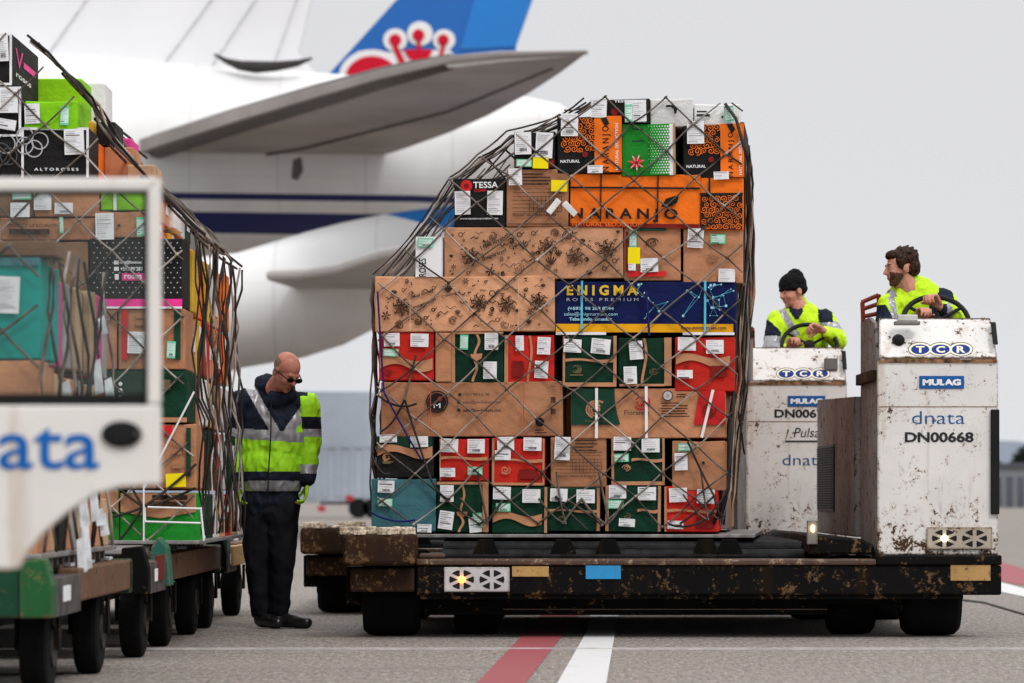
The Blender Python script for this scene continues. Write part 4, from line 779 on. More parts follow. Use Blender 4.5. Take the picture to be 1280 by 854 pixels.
# right flank verticals, pulled together
mb = MB(off); rp_ = [(930, 132), (938, 150), (945, 200), (946, 260), (943, 330), (936, 400), (934, 470), (926, 540), (918, 610), (908, 655)]
for k in range(24):
    dep = random.uniform(0, 2.9); ph = random.uniform(0, 6); pts = []
    for i, (x, y) in enumerate(rp_):
        u, z = MF.uz(x-15, y); ub = u+.02*math.sin(i*1.3+ph)+random.uniform(-.01, .02)
        if i == 0: ub = 2.28; z = 3.40
        pts.append(MF.pt(ub, dep+.12*math.sin(i*.9+ph), z-dep*.01))
    mb.tube(pts, random.uniform(.006, .013), random.choice((ROPE, ROPEL, ROPED, ROPED, TAN, ROPED)), 5)
for k in range(20):
    dep = random.uniform(0, 2.7); z = random.uniform(1.3, 3.3); seg_sag(mb, MF.pt(2.35, dep, z), MF.pt(2.36, dep+random.uniform(.25, .5), z+random.uniform(-.35, .0)), .007, random.choice((ROPE, ROPED)), .02)
mb.build('right_strands', net, smooth=True)
# top and lashings
mb = MB(off)
for k in range(14):
    u = .75+1.5*k/13; z = 3.42 if u > 1.42 else 3.42-(1.42-u)*.5; seg_sag(mb, MF.pt(u, .1, z-.02), MF.pt(u+random.uniform(-.3, .3), 2.8, z-.03), .007, ROPED, .0)
mb.build('top_strands', net, smooth=True)
mb = MB(off)
for (x, y) in ((607, 655), (705, 655), (758, 655), (885, 650)):
    for kx, ky in ((-31, -32), (22, -30), (-9, -65)):
        mb.v and mb.build('lashing', net, smooth=True); mb = MB(off); seg_sag(mb, fp(x+kx, y+ky, -.04), fp(x+random.uniform(-4, 4), y, -.06), random.uniform(.006, .009), random.choice((ROPE, ROPED)), random.uniform(-.02, .05))
seg_sag(mb, fp(521, 444, -.04), fp(507, 500, -.05), .007, ROPE, .0)
for a, b in (((466, 570), (489, 592)), ((507, 500), (540, 600)), ((474, 495), (522, 505)), ((540, 600), (564, 625)), ((695, 620), (735, 662)), ((476, 540), (507, 500)), ((860, 552), (893, 620)), ((893, 620), (850, 655)), ((893, 620), (905, 645)), ((836, 655), (893, 640))):
    mb.v and mb.build('lashing', net, smooth=True); mb = MB(off); seg_sag(mb, fp(*a, -.045), fp(*b, -.055), .0075, ROPED, random.uniform(.0, .05), 6)
mb.build('lashing', net, smooth=True)
mb = MB(off)
seg_sag(mb, fp(473, 365, -.045), fp(481, 490, -.05), .0065, ROPEB, .01, 6); seg_sag(mb, fp(481, 490, -.05), fp(528, 575, -.05), .0065, ROPEB, .01, 6); mb.build('blue_cord', net, smooth=True); mb = MB(off); seg_sag(mb, fp(464, 640, -.06), fp(520, 650, -.05), .0065, ROPEB, .03, 6); mb.build('blue_cord', net, smooth=True); mb = MB(off)
seg_sag(mb, fp(808, 365, -.05), fp(812, 420, -.05), .008, ROPEB, -.02, 6)
mb.build('blue_cord', net, smooth=True)
TAGM = flat('white_tag', (.75, .75, .74), .5)
for x, y, rr in ((693, 259, -.9), (713, 262, .8)):
    mb = MB(off); c = fp(x, y, -.055); Mx = Matrix.Translation(c) @ Matrix.Rotation(rr, 4, 'Y'); mb.box(-.055, .055, -.004, .004, -.02, .02, TAGM, Mx); mb.build('rope_tag', net, bevel=.006)
HOOK = flat('hook_steel', (.05, .045, .045), .45, .6, .3)
# pallets
for face, u0, u1, dd, z, lab in ((MF, -.05, 2.47, 3.25, .622, 'thin aluminium pallet plate beneath the tall right stack'), (LF, LF.uz(-60, 680)[0], LF.uz(250, 680)[0], 3.4, .612, 'thin aluminium pallet plate beneath the left stack'), (NF, NF.uz(-260, 690)[0], NF.uz(54, 690)[0], 2.95, .612, 'thin aluminium pallet plate beneath the nearest stack')):
    p0 = face.pt(u0, -.07, z); mb = MB(); mb.box(0, u1-u0, 0, dd, 0, .022, ALU); o = mb.build('air_cargo_pallet', bevel=.004)
    o.matrix_world = Matrix.Translation(p0) @ Matrix.Rotation(face.yaw, 4, 'Z'); tag(o, lab, 'pallet', 'air cargo pallets')
# --- left stack net
net = empty('cargo_net', LF.pt(LF.uz(237, 677)[0], 0, .64), 'taupe rope net draped over the left stack behind the cab', 'cargo net', 'cargo nets over the stacks'); off = Vector(net.location)
mb = MB(off)
outl = [(-20, 38), (15, 40), (60, 75), (98, 125), (112, 160), (180, 238), (232, 292), (236, 470), (246, 600), (246, 676), (-20, 676)]
front_net(mb, LF, outl, 58, 156, 42, 40, .0055, .03, 5, (ROPE, ROPE, ROPEL)); mb.build('front_mesh', net, smooth=True)
mb = MB(off)
prof = [(17, 46), (58, 84), (100, 128), (118, 175), (184, 240), (232, 294)]
def lp_(x, y, dep, out=.03): u, z = LF.uz(x, y); return LF.pt(u+out, dep, z)
def surf(t, dep):   # point on the sloping flank; t 0 top .. 1 shoulder
    n = len(prof)-1; i = min(int(t*n), n-1); f = t*n-i; x = prof[i][0]*(1-f)+prof[i+1][0]*f; y = prof[i][1]*(1-f)+prof[i+1][1]*f; return lp_(x+3, y-3, dep)
for k in range(18):
    d0 = random.uniform(.0, 3.0); d1 = min(3.3, max(0, d0+random.uniform(-.5, 1.0))); t0 = 0.03 if d0 < .9 else random.uniform(.4, .7); pts = []
    for i in range(9): t = t0+(1-t0)*i/8; pts.append(surf(t, d0+(d1-d0)*i/8+.08*math.sin(i*1.7+k))+Vector((random.uniform(0, .03), 0, random.uniform(0, .03))))
    mb.tube(pts, random.uniform(.006, .010), random.choice((ROPE, ROPED, ROPEL)), 5)
for k in range(2, 9):
    t = k/8; seg_sag(mb, surf(t, 0), surf(min(1, t+.05), 3.2), .009, ROPE, .02, 8)
mb.build('slant_strands', net, smooth=True)
mb = MB(off); xr = LF.uz(237, 400)[0]
for k in range(22):
    dep = .02+3.25*(k+random.random()*.6)/22; ph = random.uniform(0, 6); pts = []
    for i in range(14):
        z = 2.40-i*(2.40-.66)/13; pts.append(LF.pt(xr+.03+.02*math.sin(i*1.1+ph)+random.uniform(-.01, .015)+(.03 if z < 1.4 else 0), dep+.05*math.sin(i*.8+ph), z))
    mb.tube(pts, random.uniform(.005, .009), random.choice((ROPE, ROPED, ROPEL, ROPED)), 5)
mb.build('right_strands', net, smooth=True)
mb = MB(off)
hub = lp_(180, 634, -.05, 0)
for (x, y) in ((245, 610), (140, 560), (246, 580), (110, 575), (150, 676), (180, 676), (120, 650)): seg_sag(mb, lp_(x, y, -.04, 0), hub, .008, ROPED, .01, 5)
for (a, b) in (((181, 676), (181, 600)), ((186, 634), (252, 636)), ((182, 652), (252, 654)), ((252, 634), (256, 676)), ((182, 610), (244, 490)), ((183, 652), (182, 634))):
    mb.v and mb.build('lashing', net, smooth=True); mb = MB(off); seg_sag(mb, lp_(*a, -.06, 0), lp_(*b, -.06, 0), .006, STRAP, .0, 4)
mb.build('lashing', net, smooth=True)
# --- nearest stack net
net = empty('cargo_net', NF.pt(NF.uz(50, 690)[0], 0, .64), 'loose taupe net on the nearest stack behind the cab window', 'cargo net', 'cargo nets over the stacks'); off = Vector(net.location)
mb = MB(off); front_net(mb, NF, [(-40, 298), (60, 302), (52, 330), (50, 690), (-40, 690)], 10, 420, 60, 55, .0065, .03, 8, (ROPE, ROPED)); mb.build('front_mesh', net, smooth=True)
mb = MB(off); xr = NF.uz(50, 400)[0]
for k in range(10):
    dep = .02+2.6*k/10; ph = random.uniform(0, 6); mb.tube([NF.pt(xr+.03+.02*math.sin(i*1.2+ph), dep+.09*math.sin(i+ph), 2.02-i*(2.02-.64)/9) for i in range(10)], .008, random.choice((ROPE, ROPED, ROPEL)), 5)
mb.build('right_strands', net, smooth=True)

# ---------------------------------------------------------------- dollies
RUSTB = worn('rusty_brown_steel', (.14, .07, .04), .66, (.035, .02, .014), .4, scale=7, edge=False, rough=.7); DG = worn('green_steel', (.006, .055, .025), .55, (.12, .06, .03), .4, scale=9, rough=.55); GRS = worn('grey_steel', (.22, .21, .20), .5, (.08, .05, .03), .4, scale=8, rough=.5)
RUB = flat('tyre_rubber', (.004, .004, .004), .85, var=.3); BLKS = worn('shaded_black_steel', (.005, .005, .005), .45, (.06, .035, .02), .2, scale=8, rough=.7, edge=False, spec=.06); HUB = flat('wheel_hub', (.05, .045, .04), .6)  # near-black base steel also carries the deep shade under loader and dollies
TURQ = worn('turquoise_steel', (.022, .13, .09), .55, (.2, .09, .03), .3, scale=12); YRUST = worn('yellow_worn_steel', (.50, .30, .11), .62, (.05, .03, .02), .3, scale=16, edge=False)
def wheel(parent, off, c, axis, r, wd):
    mb = MB(off); ax = Vector(axis); prof = [(0, .55), (.0, .86), (.08, .97), (.25, 1), (.75, 1), (.92, .97), (1, .86), (1, .55)]
    mb.tube([Vector(c)+ax*wd*(t-.5) for t, _ in prof], [r*q for _, q in prof], RUB, 28); o = mb.build('wheel', parent, smooth=False)
    mb = MB(off); mb.cyl(Vector(c)-ax*(wd*.5+.012), Vector(c)+ax*(wd*.5+.012), r*.42, HUB, 16); mb.build('rim', o)
def dolly(y0, y1, xr, wys, label, first=False):
    org = Vector((-3.3, y0, 0)); T = empty('cargo_dolly', org, label, 'dolly', 'cargo dollies in the train'); xl = -4.72
    mb = MB(org); mb.box(xr-.1, xr, y0+1.0, y1-.05, .40, .555, RUSTB); mb.build('side_beam', T, bevel=.01); mb = MB(org); mb.box(xl, xl+.1, y0+.1, y1-.05, .40, .555, RUSTB); mb.build('side_beam', T, bevel=.01)
    mb = MB(org); mb.box(xl, xr, y0, y0+.12, .36, .575, DG if first else BLKS); mb.build('end_beam', T, bevel=.012); mb = MB(org); mb.box(xl, xr, y1-.12, y1, .38, .56, DG); mb.build('end_beam', T, bevel=.012)
    mb = MB(org); mb.prism([(xr-.13, y0-.03, .36), (xr+.015, y0-.03, .36), (xr+.015, y0-.03, .50), (xr-.02, y0-.03, .62), (xr-.13, y0-.03, .61)], (0, .14, 0), worn('bright_green_steel', (.014, .10, .03), .6, (.09, .06, .03), .4, scale=8) if first else BLKS); mb.build('corner_post', T, bevel=.01)
    mb = MB(org); mb.box(xr-.10, xr+.01, y0+.12, y0+1.0, .36, .53, flat('dolly_grey_panel', (.09, .08, .075), .6, var=.3)); mb.box(xr+.01, xr+.014, y0+.35, y0+.6, .42, .49, PAPER); mb.build('side_panel', T, bevel=.004)
    for k in range(14):
        y = y0+.35+k*(y1-y0-.6)/13; mb = MB(org); mb.cyl((xl+.12, y, .575), (xr-.12, y, .575), .035, GRS, 12); mb.build('roller', T)
    mb = MB(org)
    for k in range(6):
        y = y0+1.1+k*(y1-y0-1.3)/5; mb.box(xr-.34, xr-.1, y, y+.16, .555, .57, PAPER if k % 2 else GRS)
    mb.build('deck_plate', T)
    mb = MB(org); mb.box(xl+.3, xr-.3, y0+.2, y1-.2, .30, .40, BLKS); mb.box(-3.5, -3.1, y0-.5, y0+.2, .28, .36, BLKS); mb.build('chassis', T, bevel=.01)
    for wy in wys:
        for x in (xr-.12, xl+.35):
            wheel(T, org, (x, wy, .215), (1, 0, 0), .215, .125)
            mb = MB(org); mb.box(x-.10, x-.085, wy-.05, wy+.05, .2, .38, BLKS); mb.box(x+.085, x+.10, wy-.05, wy+.05, .2, .38, BLKS); mb.build('wheel_fork', T)
    return T, org
T, org = dolly(15.25, 18.55, -2.0, (15.75, 17.65), 'nearest dolly with bright green corner post and rusty side beam', True)
T, org = dolly(18.95, 23.85, -1.97, (19.45, 20.85, 22.6), 'middle dolly with turquoise post carrying the left stack')
mb = MB(org); mb.prism([(-2.06, 19.9, .38), (-1.93, 19.9, .38), (-1.95, 19.9, .60), (-2.0, 19.9, .66), (-2.04, 19.9, .60)], (0, .2, 0), TURQ); mb.build('guide_horn', T, bevel=.01)
mb = MB(org); mb.box(-1.972, -1.955, 19.45, 19.8, .42, .56, flat('maroon_panel', (.15, .02, .02), .6)); mb.build('red_panel', T)
T, org = dolly(24.1, 27.5, -1.97, (23.75, 26.2), 'farthest dolly with turquoise corner beside the stooping man')
mb = MB(org); mb.box(-2.1, -1.95, 24.1, 24.4, .5, .64, TURQ); mb.build('guide_horn', T, bevel=.01)
mb = MB(org); mb.box(-1.99, -1.94, 24.5, 26.2, .40, .54, YRUST); mb.build('worn_plate', T, bevel=.006)

# ---------------------------------------------------------------- cargo loaders
TW = worn('loader_white', (.74, .72, .695), .60, (.06, .03, .016), .16, zb=(.52, .85, .08), scale=11, rough=.42)
TWS = worn('loader_side_shade_grey', (.25, .232, .222), .72, (.028, .02, .018), .6, scale=11, rough=.6, spec=.12); WOODR = worn('buffer_rust', (.034, .018, .011), .62, (.13, .075, .045), .6, scale=7, rough=.75, edge=False, spec=.1)  # loader sides: shade of the left-facing steel put into the grey, over wear
BEAM = worn('loader_beam', (.0045, .004, .004), .58, (.13, .07, .04), .3, scale=7, rough=.6, edge=False, spec=.08); BEAMT = worn('beam_top_worn', (.085, .05, .036), .66, (.30, .25, .21), .3, scale=10, rough=.5, edge=False)
FOAM = flat('cracked_foam', (.62, .52, .40), .9, var=.35, sc=30, bmp=1, bsc=30); LAMPW = worn('lamp_plate_white', (.62, .60, .60), .33, scale=20); BLUEP = worn('blue_plate', (.03, .30, .62), .42, (.02, .02, .02), .2, scale=22, edge=False)
ROLL = flat('roller_dark', (.012, .012, .013), .6, 0, .4, 12); DARKC = flat('lamp_cavity', (.015, .013, .012), .5); PAD = flat('black_pad', (.012, .012, .012), .7)
LOGOB = flat('logo_blue', (.008, .03, .20), .45, var=.03); LOGOM = flat('logo_mid_blue', (.012, .10, .32), .45, var=.03); LOGOY = flat('logo_cream', (.80, .77, .60), .45, var=.02); TXTK = flat('decal_black', (.025, .025, .028), .5); DNB = flat('decal_blue', (.01, .09, .28), .5)
LRED = worn('red_rail', (.32, .03, .025), .4, scale=20); SEATM = flat('seat_black', (.015, .015, .016), .6)
def X2(px, d=22.0): return (px-640)/F*d
def Z2(py, d=22.0): return CZ+(HOR-py)/F*d
def lampplate(T, org, x0, x1, z0, z1, y, plate, lit, litcol):
    o_ = MB(org); o_.box(x0, x1, y-.012, y, z0, z1, plate); pl = o_.build('lamp_plate', T, bevel=.01)
    w_ = x1-x0; r = (z1-z0)*.39
    for k, f in enumerate((.27, .73)):
        cx = x0+w_*f; cz = (z0+z1)/2; rx = w_*.19
        mb = MB(org); n = 12
        # dark sector openings around a plate-coloured cross
        for q in range(6):
            a0 = q*math.pi/3+.16+math.pi/6; a1 = (q+1)*math.pi/3-.16+math.pi/6
            pts = [(cx+rx*.30*math.cos((a0+a1)/2), y-.0135, cz+r*.30*math.sin((a0+a1)/2))]+[(cx+rx*math.cos(a0+(a1-a0)*i/5), y-.0135, cz+r*math.sin(a0+(a1-a0)*i/5)) for i in range(6)]
            mb.add(pts, [tuple(range(7))], DARKC)
        mb.build('grille_opening', T)
        if k == 0:
            em = flat('lamp_glow_%s' % lit, litcol, .3, emis=(litcol, 9.0)); mb = MB(org); mb.tube([(cx, y-.014, cz), (cx, y-.03, cz), (cx, y-.036, cz)], [r*.36, r*.30, r*.08], em, 16); mb.build('lit_lamp', T)
def loader(shift, full, label):
    O = Vector((X2(430), 22.0, 0)); T = empty('cargo_loader', O+shift, label, 'cargo loader', 'white-towered pallet loaders'); 
    x0, x1 = X2(430), X2(1252)
    mb = MB(O); mb.box(x0+.45, x1, 22.0, 22.22, .27, .455, BEAM); b_ = mb.build('front_beam', T, bevel=.012)
    mb = MB(O); mb.box(x0+.45, X2(1095), 21.985, 22.25, .457, .495, BEAMT); mb.box(X2(1095), x1, 21.985, 22.25, .457, .520, BEAM); mb.build('beam_cap', T, bevel=.01)
    mb = MB(O); mb.box(X2(525), X2(1205), 22.03, 22.12, .243, .272, BEAM); mb.build('lower_lip', T, bevel=.006)
    mb = MB(O); mb.box(X2(430), X2(1205), 22.28, 22.6, .20, .44, BLKS); mb.box(X2(440), X2(1200), 22.6, 26.0, .24, .44, BLKS); mb.build('chassis', T, bevel=.01)
    mb = MB(O); mb.box(X2(528), X2(1040), 22.3, 22.5, .135, .21, BLKS); mb.box(X2(628), X2(1040), 22.28, 22.3, .168, .176, GRS); mb.build('underguard', T, bevel=.01)
    # deck
    mb = MB(O); mb.box(X2(520), X2(1095), 22.25, 25.95, .44, .475, ROLL); mb.build('deck', T)
    for y, z, r in ((22.34, .51, .042), (22.52, .555, .045)):
        mb = MB(O); mb.cyl((X2(552), y, z), (X2(1010), y, z), r, ROLL, 16); mb.build('roller', T)
    for k in range(14):
        mb = MB(O); mb.cyl((X2(552), 22.75+k*.23, .565), (X2(1010), 22.75+k*.23, .565), .04, ROLL, 12); mb.build('roller', T)
    mb = MB(O); mb.box(X2(523), X2(556), 22.1, 22.5, .50, .525, BEAMT); mb.build('end_plate', T, bevel=.008)
    for px in (607, 705, 762, 886, 916):
        mb = MB(O); c = X2(px); mb.prism([(c-.095, 22.30, .50), (c+.095, 22.30, .50), (c+.045, 22.30, .615), (c-.045, 22.30, .615)], (0, .07, 0), BLKS); mb.build('pallet_stop', T, bevel=.004)
    # buffers
    mb = MB(O); mb.box(x0, x0+.45, 21.84, 22.5, .455, .655, WOODR); mb.build('buffer_block', T, bevel=.03, seg=3)
    mb = MB(O); mb.box(x0+.04, x0+.44, 21.95, 22.5, .29, .44, WOODR); mb.build('buffer_bracket', T, bevel=.015)
    mb = MB(O)
    for k in range(44):
        cx = x0+random.choice((random.uniform(.02, .17), random.uniform(.25, .43))); cy = random.uniform(21.88, 22.3); s = random.uniform(.015, .06)
        mb.prism([(cx+s*math.cos(q*1.05+k)*random.uniform(.7, 1.2), cy+s*math.sin(q*1.05+k), .648) for q in range(6)], (random.uniform(-.01, .01), 0, random.uniform(.012, .05)), FOAM)
    mb.build('torn_foam', T, bevel=.003)
    lampplate(T, O, X2(555), X2(637), Z2(740), Z2(709), 21.985, LAMPW, 'orange', (1.0, .28, .03))
    mb = MB(O); mb.box(X2(732), X2(776), 21.99, 22.0, Z2(724), Z2(707), BLUEP); mb.build('blue_plate', T, bevel=.003)
    mb = MB(O); mb.box(X2(640), X2(686), 21.992, 22.0, Z2(721), Z2(708), YRUST); mb.build('worn_yellow_plate', T, bevel=.002)
    mb = MB(O); mb.box(X2(1188), X2(1238), 21.992, 22.0, Z2(726), Z2(706), YRUST); mb.build('worn_yellow_plate', T, bevel=.002)
    for px in (487, 596, 1076, 1173):
        wheel(T, O, (X2(px), 22.45+(.25 if px in (596, 1076) else 0), .255), (1, 0, 0), .255, .36 if px in (487, 1173) else .30)
        wheel(T, O, (X2(px), 25.4, .255), (1, 0, 0), .255, .36)
    # tower
    D = 22.1; xa, xb = X2(1097, D), X2(1248, D); ya = D
    mb = MB(O); zf = Z2(450, D); zt = Z2(401, 22.3)
    mb.box(xa, xb, ya, ya+.05, .52, zf, TW); tf = mb.build('tower_front', T, bevel=.008)
    mb = MB(O); mb.prism([(xa+.01, ya-.004, zf+.004), (xb-.005, ya-.004, zf+.004), (xb-.02, ya+.2, zt), (xa+.03, ya+.2, zt)], (0, .03, .02), TW); con = mb.build('console_panel', T, bevel=.006)
    mb = MB(O); mb.box(xa+.01, xb-.01, ya-.008, ya-.001, zf-.018, zf+.004, flat('rusty_seam', (.23, .12, .06), .8, var=.5, sc=20)); mb.build('rust_seam', T)
    mb = MB(O); mb.box(xa+.01, xb-.01, ya-.003, ya+.0, Z2(508, D)-.004, Z2(508, D), flat('rusty_seam', (.23, .12, .06), .8, var=.5, sc=20)); mb.build('rust_seam', T)
    mb = MB(O)   # side walls of the tower
    zr = 2.04
    for x in (xa, xb-.03):
        mb.prism([(x, ya+.055, .52), (x, ya+.055, zf), (x, ya+.24, zt-.01), (x, ya+.6, zr), (x, ya+1.08, zr), (x, ya+1.08, .52)], (.03, 0, 0), TWS)
    mb.box(xa+.03, xb-.03, ya+.1, ya+1.05, .52, .56, BLKS); mb.build('tower_side', T, bevel=.006)
    mb = MB(O); mb.box(xa-.04, xa+.0, ya+.0+.06, ya+1.0, Z2(476, D), Z2(462, D), WOODR); mb.build('side_clamp', T, bevel=.006)
    # long side wall
    mb = MB(O); mb.prism([(xa-.04, ya+1.1, .62), (xa-.04, ya+1.1, 1.545), (xa-.04, ya+3.9, 1.60), (xa-.04, ya+3.9, .62)], (.05, 0, 0), TWS)
    sw = mb.build('side_wall', T, bevel=.008)
    mb = MB(O)
    for k in range(26):
        z = .80+k*.017; mb.box(xa-.058, xa-.042, ya+2.55, ya+3.75, z, z+.008, PAD)
    mb.box(xa-.050, xa-.041, ya+2.5, ya+3.8, .78, 1.25, DARKC); mb.build('vent_grille', T)
    mb = MB(O); mb.prism([(X2(1012), 22.15, .52), (X2(1098), 22.15, .52), (X2(1095), 22.15, .58), (X2(1080), 22.15, .62), (X2(1018), 22.15, .645)], (0, 3.6, 0), BEAM); mb.build('step_fairing', T, bevel=.015)
    mb = MB(O); c = Vector((X2(1018), 22.13, Z2(661))); mb.box(c.x-.035, c.x+.03, 22.12, 22.16, c.z-.1, c.z+.05, GRS); mb.build('lamp_bracket', T, bevel=.004)
    em = flat('work_light', (1.0, .78, .35), .3, emis=((1.0, .75, .3), 14.0)); mb = MB(O); mb.box(c.x-.009, c.x+.009, 22.105, 22.12, c.z-.02, c.z+.02, em); mb.build('work_light', T, bevel=.004)
    if full: lampplate(T, O, X2(1158, D), X2(1240, D), Z2(687, D), Z2(659, D), ya-.004, worn('lamp_plate_tan', (.50, .44, .36), .6, scale=20), 'white', (1.0, .92, .70))
    mb = MB(O); mb.box(X2(1238, D), xb+.004, ya-.025, ya-.002, Z2(643, D), Z2(512, D), PAD); mb.build('rubber_strip', T, bevel=.006)
    mb = MB(O); q = [P(1238, 403, D+.15), P(1244, 403, D+.15), P(1247, 431, D+.02), P(1241, 431, D+.02)]; mb.prism([v+Vector((0, -.03, 0)) for v in q[::-1]], (0, .03, 0), PAD); mb.build('corner_pad', T, bevel=.004)
    # top lamp and cap on the console
    def cpt(px, py, out=.0):   # point on slanted console
        t = (Z2(py, D)-zf)/(zt-zf); y = ya+.2*t-out; return Vector((X2(px, y), y-.006, Z2(py, y)))
    if full:
        mb = MB(O); a = P(1116, 405, 22.24); mb.box(a.x, P(1148, 405, 22.24).x, 22.13, 22.2, Z2(407, 22.2), Z2(402, 22.2), GRS); mb.box(a.x+.02, P(1145, 405, 22.24).x, 22.14, 22.2, Z2(402, 22.2), Z2(394, 22.2), flat('lamp_lens', (.55, .55, .53), .25)); mb.build('top_lamp', T, bevel=.006)
        mb = MB(O); a = cpt(1123, 426); mb.tube([a+Vector((0, .01, 0)), a+Vector((0, -.03, 0)), a+Vector((0, -.045, 0))], [.042, .032, .012], PAD, 14); mb.box(a.x-.045, a.x+.045, a.y-.01, a.y+.01, a.z-.03, a.z-.01, PAD); mb.build('push_button', T)
    else:
        mb = MB(O); a = cpt(1222, 424); mb.box(a.x-.05, a.x+.05, a.y-.05, a.y, a.z-.04, a.z+.05, GRS); mb.build('junction_box', T, bevel=.006)
        mb = MB(O); a = P(1100, 404, 22.0); mb.cyl((a.x+.02, 22.05, 1.75), (a.x+.02, 22.05, 2.1), .022, GRS); mb.cyl((a.x+.02, 22.05, 2.08), (a.x+.02, 22.05, 2.13), .035, WOODR); mb.build('marker_post', T)
    # logos
    x = 1133; mb = MB(O); mb2 = MB(O); mb3 = MB(O); mb4 = MB(O)
    def onc(mbx, px, py, rx, rz, m, out):
        pts = []
        for q in range(24): a = q*math.pi/12; pts.append(cpt(px+rx*math.cos(a), py-rz*math.sin(a), 0)+Vector((0, -out, -out*.3)))
        mbx.add(pts, [tuple(range(24))], m)
    lx = [1150, 1175.5, 1201] if full else [1156, 1181.5, 1207]; ly = 436.5
    for k, px in enumerate(lx): onc(mb, px, ly, 15.3, 8.8, TXTK, .001+.0004*k); onc(mb, px, ly, 14.4, 8.0, LOGOY, .0030+.0004*k)
    for k, px in enumerate(lx): onc(mb, px, ly, 11.4, 6.1, LOGOB, .0055)
    for ch, px in zip('TCR', lx):
        a = cpt(px-5.5, ly+4.2)+Vector((0, -.0075, -.002)); b = cpt(px+5.5, ly+4.2)+Vector((0, -.0075, -.002)); c = cpt(px-5.5, ly-4.2)+Vector((0, -.0075, -.002)); text_on(mb2, ch, a, b-a, c-a, LOGOY, .035)
    mb.build('oval_emblem', T); mb2.build('lettering', T)
    yy = ya-.003
    def T2(s, px0, py0, px1, py1, m, bold=0, out=0, shear=0):
        mbx = MB(O); text_on(mbx, s, (X2(px0, D), yy-out, Z2(py1, D)), (X2(px1, D)-X2(px0, D), 0, 0), (0, 0, Z2(py0, D)-Z2(py1, D)), m, bold, shear); return mbx.build('lettering', T)
    sh = 0 if full else 10; mb = MB(O); mb.box(X2(1149+sh, D), X2(1205+sh, D), yy-.004, yy, Z2(486, D), Z2(470, D), LOGOM); mb.build('maker_plate', T, bevel=.002)
    T2('MULAG', 1153+sh, 474, 1201+sh, 482, WHITEP, .06, .006)
    if full:
        T2('dnata', 1140, 514, 1206, 530, DNB, -.008); T2('DN00668', 1131, 540, 1217, 553, TXTK, .03)
    else:
        T2('DN00670', 1139, 490, 1223, 503, TXTK, .03); T2('Pulsar', 1168, 518, 1216, 532, TXTK, 0, 0, .2); T2('dnata', 1151, 558, 1216, 574, DNB, -.008)
        mb = MB(O); mb.tube([(X2(1160, D), yy, Z2(520, D)), (X2(1155, D), yy, Z2(538, D)), (X2(1212, D), yy, Z2(538, D))], .006, TXTK, 5); mb.build('underline', T)
    # red rail, seat, steering wheel
    mb = MB(O); ry = 22.95
    rx = X2(1079, ry); 
    for (a, b) in (((1077, 378), (1098, 369)), ((1077, 387), (1098, 380)), ((1078, 396), (1098, 392)), ((1098, 368), (1100, 400)), ((1078, 378), (1079, 402)), ((1100, 370), (1101, 400))): mb.tube([P(*a, ry), P(*b, ry)], .016, LRED, 6)
    mb.build('red_rail', T)
    mb = MB(O); mb.box(xa+.2, xb-.1, ya+.55, ya+1.0, 1.15, 1.27, SEATM); mb.box(xa+.2, xb-.1, ya+.98, ya+1.06, 1.25, 1.80, SEATM); mb.build('seat', T, bevel=.04, seg=3)
    c = P(1170, 402, 22.48) if full else P(1189, 395, 22.42); mb = MB(O); rw = .21; pts = []
    Mw = Matrix.Translation(c) @ Matrix.Rotation(R(-38), 4, 'X')
    for q in range(33): a = q*math.pi/16; pts.append(Mw @ Vector((rw*math.cos(a), 0, rw*math.sin(a))))
    mb.tube(pts, .0165, SEATM, 8)
    for q in (.6, 2.5, 4.71): mb.tube([Mw @ Vector((0, 0, 0)), Mw @ Vector((rw*math.cos(q), 0, rw*math.sin(q)))], .012, SEATM, 6)
    mb.cyl(Mw @ Vector((0, -.02, 0)), Mw @ Vector((0, .03, 0)), .04, SEATM, 14); mb.tube([c, c+Vector((0, -.12, -.35))], .025, SEATM, 8)
    mb.build('steering_wheel', T, smooth=True)
    return T
random.seed(44)
loader(Vector((0, 0, 0)), True, 'near pallet loader with white tower numbered DN00668 carrying the tall stack')
random.seed(45)
loader(Vector((-.53, 4.4, 0)), False, 'rear pallet loader whose tower with slanted maker name stands behind the near one')

# ---------------------------------------------------------------- foreground tug cab
CW = worn('cab_white', (.76, .73, .70), .28, (.25, .18, .13), .10, scale=5, rough=.35, edge=False); SEAL = flat('window_seal', (.012, .012, .012), .6)
dC = 9.5; org = Vector((P(200, 0, dC).x, dC, 0)); T = empty('tow_tug', org, 'white tug cab with big window and blue dnata lettering at the left edge', 'tug')
def pc(x, y, d=dC): return P(x, y, d)
mb = MB(org); th = (0, .05, 0)
mb.prism([pc(200, 506), pc(200, 222), pc(184, 239), pc(184, 506)], th, CW)
mb.prism([pc(200, 222), pc(-700, 222), pc(-700, 239), pc(184, 239)], th, CW)
lower = [pc(200, 506), pc(-700, 506), pc(-700, 800), pc(-60, 800), pc(-20, 712), pc(22, 712), pc(34, 690), pc(54, 666), pc(84, 640), pc(118, 618), pc(150, 609), pc(200, 606)]
mb.prism(lower[::-1][::-1], th, CW)
dr = mb.build('cab_side', T, bevel=.008)
mb = MB(org)
for a in ([(184, 506), (184, 237), (179, 242), (179, 500)], [(184, 236), (-700, 236), (-700, 243), (179, 243)], [(184, 508), (179, 492), (-700, 492), (-700, 508)]): mb.prism([pc(x, y, dC+.004) for x, y in a], (0, .035, 0), SEAL)
mb.build('window_seal', T)
gl, t, b = nodes_of('cab_glass'); t.nodes.remove(b); o_ = [n for n in t.nodes if n.type == 'OUTPUT_MATERIAL'][0]
